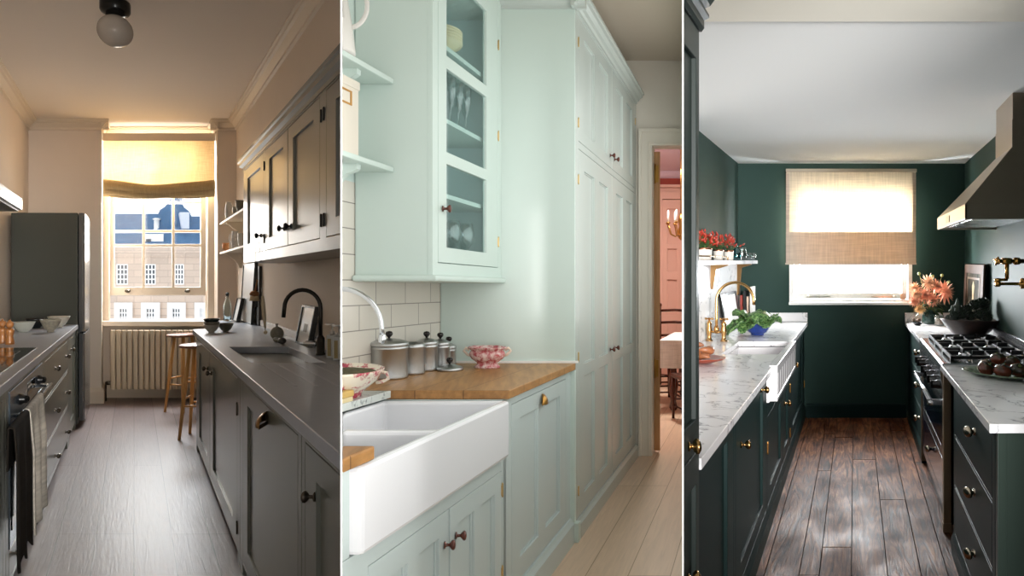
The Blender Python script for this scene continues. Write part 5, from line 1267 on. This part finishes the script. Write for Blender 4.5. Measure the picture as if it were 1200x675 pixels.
for (off, a0), lb in zip(spots, lbs):
    path = [(off[0]+.055*math.cos(a0+t*.7)*(1-.05*t)-.02, off[1]+.045*math.sin(a0+t*.7), off[2]+.008*math.sin(t*2)) for t in range(0, 6)]
    tag(MB(R).tube(at, path, [.006, .018, .021, .02, .014, .004], 12).build('dried_pepper', M_brn, sub=1), lb, 'pepper', 'dried peppers on the plate')
# books and picture at the back corner
for i, (w_, h_, c_, lb) in enumerate(((.018, .2, (150, 60, 50), 'red book'), (.02, .235, (28, 28, 30), 'black book'), (.014, .19, (206, 180, 160), 'pale pink book'), (.02, .27, (224, 222, 216), 'tall white book'))):
    X0 = -.945+i*.027
    tag(MB(R).box(X0, X0+w_, 5.26, 5.42, ZM+.001, ZM+.02+h_+.02).build('book', mat('book_'+str(i), c_, .5), bevel=.002), lb+' standing at the back corner by the marble splashback', 'book', 'books in the back corner')
o = thing(R, 'picture_frame', 'black frame with white print leaning on the marble splashback', 'picture', (-.97, 5.0, ZM))
def lean3(mb, x0, z0, k):
    for i, v in enumerate(mb.u): mb.v[i] = R.W(v.x-(v.z-z0)*k, v.y, v.z)
    return mb
lean3(MB(R).plate('x', -.925, -.94, 4.6, 5.2, ZM+.002, 1.11, [(4.64, 5.16, ZM+.02, 1.09)]), -.93, ZM, .15).build('frame', M_black, o)
lean3(MB(R).box(-.93, -.937, 4.63, 5.17, ZM+.018, 1.092), -.93, ZM, .15).build('print', M_art, o)

# ------------------------------------------------------------------ right run
XQ = .457
g4 = 'green drawer cabinets of the right run'
def drawers(label, y0, y1, ks, extra=0):
    zs = [(.555, .77), (.325, .545), (.10, .315)]
    c = cabinet(R, 'drawer_cabinet', label, 'cabinet', g4, -1, XQ, XZ-.004, y0, y1, 0, ZM-.031, [(y0+.045, y1-.03, a, b) for a, b in zs], M3_cab)
    for (a, b), kz in zip(zs, (.70, .468, .235)):
        d = MB(R).box(XQ, XQ+.02, y0+.049, y1-.034, a+.003, b-.003).build('drawer', M3_cab, c, bevel=.002)
        MB(R).lathe((XQ, ks, kz), [(.015, 0), (.015, .003), (.008, .006), (.007, .014), (.014, .018), (.021, .024), (.021, .03), (.014, .036), (.001, .038)], '-x', 20, sx=1.0).build('knob', M_nick, d)
    MB(R).prism('y', [(XQ+.01, 0), (.445, 0), (.445, .07), (.449, .082), (XQ, .095), (XQ+.01, .095)], y0+.0, y1).build('plinth', M3_cab, c)
    return c
cf = drawers('green three-drawer cabinet between the range cooker and the window wall', 4.27, YW-.022, 4.55)
cn = drawers('green three-drawer cabinet at the near end of the right run', 2.09, 2.965, 2.44)
MB(R).box(XQ+.006, XZ-.004, 2.062, 2.088, 0, ZM-.031).box(XQ+.001, XQ+.03, 2.055, 2.088, 0, ZM-.031).build('end_panel', mat('green_end_panel', (50, 62, 56), .4), cn, bevel=.002)
tag(MB(R).box(.43, XZ-.003, 2.046, 3.2, ZM-.03, ZM).build('worktop', M3_marb, bevel=.002), 'near marble worktop on the right with the plate of tomatoes', 'worktop')
tag(MB(R).box(.43, XZ-.003, 4.262, YW-.024, ZM-.03, ZM).build('worktop', M3_marb, bevel=.002), 'far marble worktop on the right with the flowers', 'worktop')
tag(MB(R).box(.43, XZ-.024, YW-.022, YW-.003, ZM+.001, .905).build('upstand', M3_marb, bevel=.002), 'low marble upstand on the window wall, right of the window', 'upstand')
tag(MB(R).box(XZ-.022, XZ-.003, 4.262, YW-.003, ZM+.001, .905).build('upstand', M3_marb, bevel=.002), 'low marble upstand along the right wall behind the dark bowl', 'upstand')
# range cooker
M_rs = mat('range_steel', (198, 200, 204), .22, .95)
M_enam = mat('black_enamel_blue_reflection', (26, 32, 52), .14, coat=.6)  # black enamel, its blue reflection painted into the colour
M_post = mat('steel_tan_reflection', (156, 134, 110), .35, .4)  # brushed steel, tan reflection mixed into the colour
rc = thing(R, 'range_cooker', 'steel range cooker with a five-burner hob and black enamel doors', 'cooker', (.68, 3.73, 0))
RY0, RY1 = 3.225, 4.255
MB(R).box(.47, XZ-.03, RY0, RY1, .06, .80).build('body', M_enam, rc)
MB(R).prism('y', [(.425, .80), (.43, .832), (.44, .838), (XZ-.03, .838), (XZ-.03, .80)], RY0-.02, RY1).build('hob_top', M_rs, rc, bevel=.002)
MB(R).prism('y', [(.428, .80), (.445, .655), (.48, .655), (.48, .80)], RY0, RY1).build('control_panel', M_rs, rc, bevel=.002)
for y in (3.30, 3.45, 3.60, 3.76, 4.0, 4.12):
    MB(R).lathe((.438, y, .715), [(.022, 0), (.024, .004), (.024, .012), (.0185, .014), (.017, .042), (.001, .043)], '-x', 20).fbox((.438, y, .715), -.05, -.012, -.005, .005, -.02, .02).build('knob', M_black, rc)
for nm, za, zb, hz_ in (('oven_door', .345, .648, .62), ('lower_door', .10, .335, .30)):
    d = MB(R).box(.448, .47, RY0+.012, RY1-.012, za, zb).build(nm, M_enam, rc, bevel=.003)
    MB(R).plate('x', .447, .449, RY0+.012, RY1-.012, za, zb, [(RY0+.09, RY1-.09, za+.05, zb-.045)]).build('door_trim', M_rs if nm == 'oven_door' else M_enam, d)
    if nm == 'oven_door':
        MB(R).tube((.392, RY0+.06, hz_), [(0, 0, 0), tuple(R.W(0, .90, 0)-R.W(0, 0, 0))], .012, 12).fbox((.392, RY0+.09, hz_), -.012, .058, -.014, .014, -.014, .014).fbox((.392, RY0+.92, hz_), -.012, .058, -.014, .014, -.014, .014).build('handle', M_rs, d)
    else:
        MB(R).lathe((.448, 3.75, .25), [(.01, 0), (.01, .014), (.018, .02), (.018, .03), (.001, .032)], '-x', 16).build('knob', M_nick, d)
MB(R).box(.44, .478, RY0-.045, RY0-.005, 0.045, .80).build('post', M_post, rc, bevel=.003)
MB(R).box(.44, .478, RY1+.0, RY1+.008, 0.02, .655).build('post', M_post, rc, bevel=.002)
MB(R).box(.438, .48, RY0-.047, RY0-.003, 0, .045).build('foot', M_post, rc)
MB(R).box(.47, .9, RY0+.05, RY1-.05, 0, .06).build('plinth', M_black, rc)
MB(R).box(XZ-.03, XZ-.004, RY0, RY1, .80, .915).build('backguard', M_rs, rc, bevel=.002)
# hob: burners and cast grates
for gi, (ya, yb) in enumerate(((3.25, 3.57), (3.58, 3.90), (3.91, 4.22))):
    gr = MB(R); z0_, z1_ = .852, .868
    xa_, xb_ = .485, XZ-.05; xm = (xa_+xb_)/2; ym = (ya+yb)/2
    for x_ in (xa_, xm-.006, xb_-.012): gr.box(x_, x_+.012, ya, yb, z0_, z1_)
    for y_ in (ya, yb-.02): gr.box(xa_, xb_, y_, y_+.02, z0_, z1_)
    for x_ in ((xa_+xm)/2, (xm+xb_)/2):
        gr.box(x_-.005, x_+.005, ya, ya+.10, z0_, z1_+.006).box(x_-.005, x_+.005, yb-.10, yb, z0_, z1_+.006)
        gr.box(x_-.10, x_-.035, ym-.008, ym+.008, z0_, z1_+.006).box(x_+.035, x_+.10, ym-.008, ym+.008, z0_, z1_+.006)
    for x_ in (xa_, xb_-.02, xm-.01):
        for y_ in (ya, yb-.03): gr.box(x_, x_+.02, y_, y_+.03, .8385, z0_)
    gr.build('grate', M_iron, rc, bevel=.002)
    for x_ in ((xa_+xm)/2, (xm+xb_)/2):
        MB(R).lathe((x_, ym, .8385), [(.045, 0), (.047, .006), (.03, .01), (.032, .016), (.02, .021), (.001, .022)], 'z', 24).build('burner', M_rs, rc)
MB(R).box(.50, XZ-.05, 3.575, 3.578, .8385, .855).build('divider_bar', M_rs, rc)
# hood
M_hood = mat('hood_steel', (184, 168, 150), .34, .7)
hh = thing(R, 'extractor_hood', 'large pyramid steel extractor hood over the range cooker', 'extractor hood', (.75, 3.7, 1.555))
HX, HY0, HY1 = .55, 3.2, 4.28
MB(R).plate('x', HX, HX+.012, HY0, HY1, 1.56, 1.636).plate('y', HY0, HY0+.012, HX+.0, XZ-.003, 1.56, 1.636).plate('y', HY1-.012, HY1, HX, XZ-.003, 1.56, 1.636).box(HX+.012, XZ-.003, HY0+.012, HY1-.012, 1.585, 1.60).build('canopy_band', M_hood, hh, bevel=.002)
CX, CY0, CY1, CZ = .786, 3.2, 3.58, 1.922
pts = [(HX, HY0, 1.636), (XZ-.003, HY0, 1.636), (XZ-.003, HY1, 1.636), (HX, HY1, 1.636), (CX, CY0, CZ), (XZ-.003, CY0, CZ), (XZ-.003, CY1, CZ), (CX, CY1, CZ)]
MB(R).room(pts, [(0,3,2,1),(4,5,6,7),(0,1,5,4),(1,2,6,5),(2,3,7,6),(3,0,4,7)]).build('pyramid', M_hood, hh, bevel=.002)
MB(R).box(CX, XZ-.003, CY0, CY1, CZ, 2.06).box(CX+.003, XZ-.003, CY0+.003, CY1-.003, 2.06, ZC3-.001).build('chimney', M_hood, hh, bevel=.001)
MB(R).box(HX+.03, XZ-.03, HY0+.03, HY1-.03, 1.572, 1.584).box(HX+.06, .72, HY0+.08, 3.7, 1.566, 1.573).box(HX+.06, .72, 3.76, HY1-.08, 1.566, 1.573).build('filter', M_rs, hh, bevel=.001)
MB(R).box(HX-.003, HX, 3.72, 3.86, 1.578, 1.617).build('control_plate', M_post, hh)
# pot filler
pf = thing(R, 'pot_filler', 'folded brass pot filler tap on the right green wall', 'tap', (XZ-.02, 3.6, 1.25))
M_br3 = mat('polished_brass', (186, 140, 70), .16, 1)
at = (x3(1180, 3.6), 3.6, 1.35)
MB(R).lathe(at, [(.001, -.06), (.018, -.058), (.02, -.05), (.011, -.045), (.011, -.025), (.019, -.022), (.019, .018), (.011, .02), (.011, .04), (.017, .042), (.021, .048), (.021, .064), (.013, .068), (.013, .1)], 'x', 18).build('upper_arm', M_br3, pf)
mb = MB(R)
for k in range(4):
    a = PI/2*k+.4; mb.tube(at, [(-.056, 0, 0), (-.056, math.cos(a)*.026, math.sin(a)*.026)], .0045, 8)
mb.build('cross_handle', M_br3, pf)
MB(R).tube(at, [(0, 0, 0), (0, 0, -.1)], .0095, 12).build('riser', M_br3, pf)
MB(R).lathe(at, [(.001, -.062), (.017, -.06), (.017, -.045), (.0085, -.04), (.0085, .08), (.02, .082), (.02, .115), (.011, .118), (.011, .13)], 'x', 16, off=(0, 0, -.128)).lathe(at, [(.016, -.115), (.018, -.11), (.018, -.10), (.012, -.096)], 'z', 16, off=(-.05, 0, 0)).lathe(at, [(.008, -.06), (.008, .0)], 'x', 12, off=(0, 0, -.105)).build('lower_arm', M_br3, pf)
MB(R).lathe(at, [(.018, -.155), (.018, -.10), (.01, -.095)], 'z', 16, off=(.098, 0, 0)).build('joint', M_br3, pf)
# painting leaning in the corner
M_brown, nt, b_ = newmat('brown_painting')
tcn = N(nt, 'ShaderNodeTexCoord'); n = N(nt, 'ShaderNodeTexNoise'); n.inputs['Scale'].default_value = 9; n.inputs['Detail'].default_value = 5; L(nt, tcn.outputs['Object'], n.inputs['Vector'])
L(nt, ramp(nt, n.outputs['Fac'], [(.35, rgb(30, 30, 26)), (.55, rgb(66, 62, 52)), (.7, rgb(92, 80, 60))]), b_.inputs['Base Color']); b_.inputs['Roughness'].default_value = .7; b_.inputs['Specular IOR Level'].default_value = .1
M_frb = wood_mat('brown_picture_wood', (62, 40, 27), (88, 58, 42), .7)
po = thing(R, 'painting', 'brown framed painting leaning against the right green wall', 'painting', (.9, 4.9, ZM))
PK = .04
def leanx(mb):
    for i, v in enumerate(mb.u): mb.v[i] = R.W(v.x+(v.z-ZM)*PK, v.y, v.z)
    return mb
leanx(MB(R).plate('x', .885, .90, 4.5, 5.28, ZM+.002, 1.325, [(4.60, 5.18, ZM+.07, 1.255)])).build('frame', M_frb, po, bevel=.003)
leanx(MB(R).box(.891, .899, 4.59, 5.19, ZM+.06, 1.265)).build('canvas', M_brown, po)
leanx(MB(R).plate('x', .888, .8905, 4.64, 5.14, ZM+.10, 1.225, [(4.66, 5.12, ZM+.115, 1.21)])).build('slip', mat('bronze_slip', (110, 84, 60), .5), po)
leanx(MB(R).prism('x', [(4.84, ZM+.14), (4.94, ZM+.14), (4.92, ZM+.26), (4.94, ZM+.33), (4.89, ZM+.37), (4.84, ZM+.33), (4.86, ZM+.26)], .889, .8905)).build('pale_shape', mat('pale_ochre', (186, 168, 130), .6), po)
leanx(MB(R).box(.901, .918, 4.498, 5.282, ZM+.002, 1.327)).build('backing', M_black, po)
# flowers
at = (x3(1090, 5.3), 5.3, ZM+.001)
vs_ = thing(R, 'vase', 'green glass vase holding coral dahlias', 'vase', at)
MB(R).lathe(at, [(.001, 0), (.048, 0), (.056, .02), (.058, .06), (.045, .09), (.03, .105), (.034, .12), (.03, .12), (.026, .105), (.04, .088), (.053, .06), (.05, .015), (.001, .008)], 'z', 28).build('glass', mat('green_vase_glass', (66, 96, 90), .08, trans=.5), vs_)
def bloom_mesh(mb, at, c, r, n=70, nr=Vector((0, -.6, .6)), rn=random):
    nr = nr.normalized(); q = nr.to_track_quat('Z', 'Y').to_matrix()
    ga = PI*(3-5**.5)
    for k in range(n):
        t = (k+.5)/n; th = t*1.75; ph = k*ga
        d = q @ Vector((math.sin(th)*math.cos(ph), math.sin(th)*math.sin(ph), math.cos(th)))
        L_ = r*(.45+.62*min(1, t*1.3))*rn.uniform(.85, 1.12)
        leafmesh(mb, at, c+d*r*.1, d, L_, r*.11, rn.uniform(-.1, .12), 3, .5)
rr = random.Random(21)
M_dah = [mat('coral_petal', (244, 180, 150), .6, var=.12, vscale=25), mat('peach_petal', (248, 204, 172), .6, var=.12, vscale=25), mat('pale_orange_petal', (248, 206, 150), .6)]
sc_ = 5.3/F
blooms = [(1085, 330, 9, 1), (1074, 337, 7.5, 1), (1093, 334, 8, 0), (1104, 341, 12, 0), (1082, 344, 9, 0), (1073, 350, 7.5, 0), (1090, 349, 8, 0), (1077, 360, 6.5, 2), (1096, 352, 7, 0), (1112, 338, 4.5, 2), (1087, 357, 6, 1), (1070, 343, 6, 1)]
wh = ['topmost', 'upper left', 'upper middle', 'largest right-hand', 'central', 'left', 'middle lower', 'lowest left', 'lower right', 'small outer right', 'low central', 'outer left']
for (p, r_, rad, mi), w_ in zip(blooms, wh):
    off = Vector(((p-1090)*sc_, rr.uniform(-.05, .05), -(r_-378)*sc_))
    c0 = Vector((0, 0, .1))
    o = thing(R, 'dahlia', w_+' coral dahlia of the bouquet in the green vase', 'flower', at, 'coral dahlias in the green vase')
    mb = MB(R); out = Vector((off.x*6, -1, (off.z-.28)*4)); bloom_mesh(mb, at, off, rad*sc_*1.0, 84, out, rr); mb.build('bloom', M_dah[mi], o)
    MB(R).tube(at, [(off.x*.05, 0, .03), (off.x*.2, 0, .12), tuple(off.lerp(Vector((off.x*.4, 0, .16)), .4)), tuple(off+Vector((0, .01, -.01)))], .0025, 6).build('stem', M_leaf, o)
mb = MB(R)
for k in range(46):
    a = rr.uniform(0, 2*PI); c0 = Vector((math.cos(a)*rr.uniform(.01, .06), math.sin(a)*rr.uniform(.01, .05), rr.uniform(.1, .2)))
    leafmesh(mb, at, c0, Vector((math.cos(a), math.sin(a), rr.uniform(-.3, .9))), rr.uniform(.05, .08), .018, .5)
lf = mb.build('foliage', M_leaf, vs_)
for (p, r_) in ((1077, 319), (1093, 322), (1104, 321), (1112, 329)):
    off = Vector(((p-1090)*sc_, 0, -(r_-378)*sc_))
    MB(R).tube(at, [(off.x*.3, 0, .2), tuple(off)], .002, 6).sphere(at, .012, off=tuple(off), seg=12, rings=8, sz=1.1).build('bud', mat('flower_bud', (176, 178, 110), .6), vs_)
# small things beside the vase
at = (x3(1075, 5.18), 5.18, ZM+.001)
bowl(R, 'bowl', 'small dark bowl of trinkets left of the green vase', at, .04, .028, M_darkb, .5)
o = MB(R)
for k in range(7):
    o.sphere(at, .012, off=(rr.uniform(-.024, .024), rr.uniform(-.02, .02), .026+rr.uniform(0, .022)), seg=10, rings=7)
tag(o.build('dried_pods', mat('dried_pod', (96, 76, 60), .7)), 'dried pods heaped in the small dark bowl', 'pods', kind='stuff')
at = (x3(1100.5, 5.15), 5.15, ZM+.001)
o = thing(R, 'candle_glass', 'pinkish glass candle holder right of the green vase', 'candle', at)
MB(R).lathe(at, [(.001, 0), (.032, 0), (.034, .004), (.034, .085), (.031, .085), (.03, .01), (.001, .01)], 'z', 24).build('glass', M_thin, o)
MB(R).lathe(at, [(.001, .011), (.029, .011), (.029, .06), (.001, .06)], 'z', 24).build('wax', mat('pink_wax', (232, 186, 166), .5), o)
# dark bowl with artichokes
Yk = 4.33; Xk = x3(1136.5, Yk); 
M_dw = wood_mat('dark_turned_wood', (38, 28, 26), (64, 48, 44), .35, sx=20, sy=20)
tag(MB(R).lathe((Xk, Yk, ZM+.001), [(.001, 0), (.064, 0), (.07, .006), (.102, .035), (.14, .08), (.165, .122), (.167, .127), (.16, .127), (.13, .078), (.09, .045), (.001, .03)], 'z', 48).build('wooden_bowl', M_dw), 'large dark wooden bowl heaped with dark artichokes', 'bowl')
M_art3 = mat('dark_artichoke', (44, 56, 46), .5, var=.35, vscale=25)
def artichoke(r, sz=1.0):
    o = thing(R, 'artichoke', 'x', 'artichoke', (Xk, Yk, ZM+.2), 'artichokes in the dark bowl')
    mb = MB(R); at = (Xk, Yk, ZM+.2); ga = PI*(3-5**.5)
    mb.sphere(at, r*.75, sz=sz, seg=14, rings=10)
    for k in range(46):
        t = (k+.5)/46; th = .25+t*2.1; ph = k*ga
        d = Vector((math.sin(th)*math.cos(ph), math.sin(th)*math.sin(ph), math.cos(th)*sz))
        base = Vector((d.x*r*.62, d.y*r*.62, d.z*r*.62-.3*r*.2))
        dirn = (d+Vector((0, 0, 1.1))).normalized()
        leafmesh(mb, at, base, dirn, r*.62, r*.24, .1, 3, -.5)
    mb.build('bud', M_art3, o); return o
pr0 = artichoke(.036)
ks = Yk/F
al = [(1119, 371, .036), (1128, 369, .036), (1137, 371, .036), (1147, 369, .036), (1156, 371, .036), (1164, 374, .034), (1124, 363, .03), (1143, 358, .04), (1151, 356, .042), (1134, 363, .034), (1158, 364, .034), (1171, 378, .03), (1113, 374, .03)]
wr = ['front row, first from the left', 'front row, second from the left', 'front row, third from the left', 'front row, fourth from the left', 'front row, fifth from the left', 'front row, sixth from the left', 'small one above the first of the front row', 'upper one, left of the topmost', 'topmost', 'middle one below the upper pair', 'one at the right behind the front row', 'outermost right one at the rim', 'outermost left one at the rim']
for i, ((p, r_, rad), w_) in enumerate(zip(al, wr)):
    yo = (-.05 if i < 6 else .03)
    Y_ = Yk+yo
    pos = (min((p-1002)*Y_/F, .88), Y_, EYE-(r_-306)*Y_/F)
    o = pr0 if i == 0 else copy_tree(pr0)
    o.location = R.W(*pos); s_ = rad/.036; o.scale = (s_, s_, s_)
    o['label'] = 'dark artichoke in the wooden bowl: '+w_
M_stk = mat('grey_green_stalk', (72, 84, 72), .6, var=.3, vscale=40)
for p, r0, r1, lb in ((1115.5, 376, 357, 'knobbly grey-green stalk standing at the left of the wooden bowl'), (1121, 374, 349, 'taller knobbly grey-green stalk standing in the wooden bowl')):
    X_ = x3(p, Yk); a_ = EYE-(r0-306)*Yk/F; b2 = EYE-(r1-306)*Yk/F
    tag(MB(R).tube((X_, Yk, a_-.03), [(.0, 0, 0), (.004, 0, .03), (.0, 0, (b2-a_)*.5+.03), (.006, 0, (b2-a_)*.8+.03), (.003, 0, b2-a_+.03)], [.012, .011, .015, .012, .004], 12).sphere((X_, Yk, a_-.03), .013, off=(-.008, 0, (b2-a_)*.6+.03), seg=10, rings=8).build('cactus_stalk', M_stk, sub=1), lb, 'stalk', 'stalks in the dark bowl')
# plate of tomatoes
at = (.655, 2.88, ZM+.001)
M_pg = mat('green_glass_plate', (140, 160, 132), .08, var=.2, vscale=12, trans=.35)
tag(MB(R).lathe(at, [(.001, 0), (.07, 0), (.08, .004), (.125, .018), (.13, .022), (.122, .021), (.078, .009), (.001, .007)], 'z', 48, sy=1.35).build('plate', M_pg), 'pale green glass plate under the tomatoes', 'plate')
M_tom = bpy.data.materials.new('heirloom_tomato'); M_tom.use_nodes = True; nt = M_tom.node_tree; b_ = nt.nodes['Principled BSDF']
tcn = N(nt, 'ShaderNodeTexCoord'); sp_ = N(nt, 'ShaderNodeSeparateXYZ'); L(nt, tcn.outputs['Object'], sp_.inputs[0])
n = N(nt, 'ShaderNodeTexNoise'); n.inputs['Scale'].default_value = 30; L(nt, tcn.outputs['Object'], n.inputs['Vector'])
ma = N(nt, 'ShaderNodeMath', operation='MULTIPLY_ADD'); L(nt, sp_.outputs['Z'], ma.inputs[0]); ma.inputs[1].default_value = 14; ma.inputs[2].default_value = -.25
mb2 = N(nt, 'ShaderNodeMath', operation='ADD'); L(nt, ma.outputs[0], mb2.inputs[0]); L(nt, n.outputs['Fac'], mb2.inputs[1])
L(nt, ramp(nt, mb2.outputs[0], [(.25, rgb(92, 42, 26)), (.45, rgb(56, 38, 22)), (.7, rgb(38, 40, 22))]), b_.inputs['Base Color']); b_.inputs['Roughness'].default_value = .26; b_.inputs['Coat Weight'].default_value = .1
M_cal = mat('tomato_calyx', (74, 92, 40), .6)
def tomato(at, r):
    o = thing(R, 'tomato', 'x', 'tomato', at, 'tomatoes on the green plate')
    prof = [(.0005, -.86*r)]+[(r*math.sin(PI*k/14)*(1.0), -r*.88*math.cos(PI*k/14)) for k in range(1, 13)]+[(r*.2, r*.76), (.0005, r*.7)]
    MB(R).lathe(at, prof, 'z', 30, jag=lambda a, i: 1+.03*math.cos(a*5)).build('fruit', M_tom, o)
    mb = MB(R)
    for k in range(5): leafmesh(mb, at, Vector((0, 0, r*.74)), Vector((math.cos(k*1.257), math.sin(k*1.257), .25)), r*.6, r*.12, .5)
    mb.tube(at, [(0, 0, r*.7), (0.002, 0, r*1.02)], .002, 6); mb.build('calyx', M_cal, o)
    return o
tp0 = None
for i, (dx, dy, dz, r_, rx, lb) in enumerate(((-.065, .0, .008, .033, .5, 'tomato at the left of the heap on the green plate'), (-.005, -.07, .008, .0345, .2, 'dark green tomato at the front middle of the plate'), (.07, -.05, .008, .034, -.5, 'orange-red tomato at the front right of the plate'), (-.005, .03, .05, .031, .1, 'tomato on top in the middle of the heap'), (.065, .06, .03, .032, .3, 'dark tomato behind the orange-red one on the right'), (-.04, .10, .008, .031, -.3, 'tomato at the back left of the heap'))):
    pos = (.655+dx, 2.88+dy, ZM+dz+r_*.88)
    if tp0 is None: tp0 = tomato(pos, .033); o = tp0
    else: o = copy_tree(tp0)
    o.location = R.W(*pos); o.scale = (r_/.033,)*3; o.rotation_euler = (rx, rx*.6, i*1.1); o['label'] = lb
# ================================================================== unseen lobby added behind the viewer to shape the light, camera, light
R = R1
def slab(name, x0, x1, y0, y1, z0, z1, m=M_white):
    vs = [Vector(p) for p in [(x0,y0,z0),(x1,y0,z0),(x1,y1,z0),(x0,y1,z0),(x0,y0,z1),(x1,y0,z1),(x1,y1,z1),(x0,y1,z1)]]
    mb = MB(R); mb._add(vs, vs, [(0,3,2,1),(4,5,6,7),(0,1,5,4),(1,2,6,5),(2,3,7,6),(3,0,4,7)])
    o = mb.build(name, m, clip=False); o['kind'] = 'structure'; return o
M_lob = mat('lobby_paint', (150, 146, 140), .8)
slab('floor', -3.0, 3.0, -2.0, .4, -.12, -.02, M1_floor)
slab('ceiling', -3.0, 3.0, -2.0, 1.0, 3.25, 3.35, M_lob)
slab('wall_left', -3.0, -2.9, -2.0, .5, -.1, 3.3, M_lob)
slab('wall_right', 2.9, 3.0, -2.0, .5, -.1, 3.3, M_lob)
slab('wall_front_added', -2.9, -1.40, .4, .5, -.1, 3.3, M_lob)
slab('wall_front_added', 1.17, 2.9, .4, .5, -.1, 3.3, M_lob)
def lamp(name, loc, aim, sx, sy, power, col=(1, 1, 1), spread=PI):
    l = bpy.data.lights.new(name, 'AREA'); l.shape = 'RECTANGLE'; l.size = sx; l.size_y = sy; l.energy = power; l.color = col
    l.spread = spread
    o = bpy.data.objects.new(name, l); COL.objects.link(o); o.location = loc
    d = (Vector(aim)-Vector(loc)).normalized(); o.rotation_euler = d.to_track_quat('-Z', 'Y').to_euler()
    return o
# added fill lamps in an invented rear opening, behind the viewer
ww = slab('wall_rear_added', -2.9, -1.9, -2.0, -1.9, -.1, 3.3, M_lob)
slab('wall_rear_added', 1.9, 2.9, -2.0, -1.9, -.1, 3.3, M_lob)
slab('wall_rear_added', -1.9, 1.9, -2.0, -1.9, 2.5, 3.3, M_lob)
slab('wall_rear_added', -1.9, 1.9, -2.0, -1.9, -.1, .7, M_lob)
lamp('added_rear_fill', (.9, -1.93, 1.5), (2.15, 2.6, 1.7), 1.2, 1.5, LP['rear3'], (1, .98, .96), .82)
lamp('added_rear_fill', (1.7, -1.93, 1.6), (-1.5, 1.9, 1.5), .9, 1.7, LP['rear1'], (1, .97, .93), .5)
# assumed daylight: unseen bare lamp added along the mint kitchen's right party wall
q_ = .2656
yc = 2.9; c_ = Vector((q_*yc-.006, yc, 1.85))
lamp('assumed_daylight_mint_kitchen', c_, c_+Vector((-1, q_, 0)), 3.6, 1.7, LP['side2'], (1, .985, .975))
# daylight through the kitchen windows
a = R1.W(.28, 7.75, 2.2); lamp('daylight_grey_kitchen', a, R1.W(.1, 4, .9), 1.3, 1.3, LP['w1'], (1, .95, .88))
a = R1.W(.28, 7.9, 2.9); lamp('daylight_grey_kitchen_sky', a, R1.W(.2, 4.2, .0), 1.3, .7, LP['w1b'], (.8, .9, 1))
a = R3.W(-.03, 5.95, 1.45); lamp('daylight_green_kitchen', a, R3.W(0, 3, 2.2), 1.15, 1.3, LP['w3'], (.92, .97, 1))
a = R2.W(-.6, 7.3, 3.1); lamp('added_dining_fill', a, R2.W(-1.0, 8, 0), .9, .9, LP['d2'], (1, .93, .85))  # added unseen fill lamp under the dining room ceiling
w = bpy.data.worlds.new('daylight'); scene.world = w; w.use_nodes = True
w.node_tree.nodes['Background'].inputs['Color'].default_value = (.93, .97, 1, 1)
w.node_tree.nodes['Background'].inputs['Strength'].default_value = LP['sky']
cam = bpy.data.cameras.new('camera'); co = bpy.data.objects.new('camera', cam); COL.objects.link(co)
co.location = (0, 0, EYE); co.rotation_euler = (PI/2, 0, 0)
cam.sensor_width = 36; cam.lens = 36*F/1200; cam.shift_y = (HROW-337.5)/1200; cam.clip_start = .05; cam.clip_end = 200
scene.camera = co
scene.view_settings.view_transform = 'Standard'; scene.view_settings.look = 'None'
scene.view_settings.exposure = LP['exp']; scene.view_settings.gamma = 1; scene.view_settings.use_curve_mapping = False
scene.cycles.use_denoising = True
scene.cycles.sample_clamp_indirect = 6
scene.cycles.max_bounces = 10; scene.cycles.transparent_max_bounces = 16
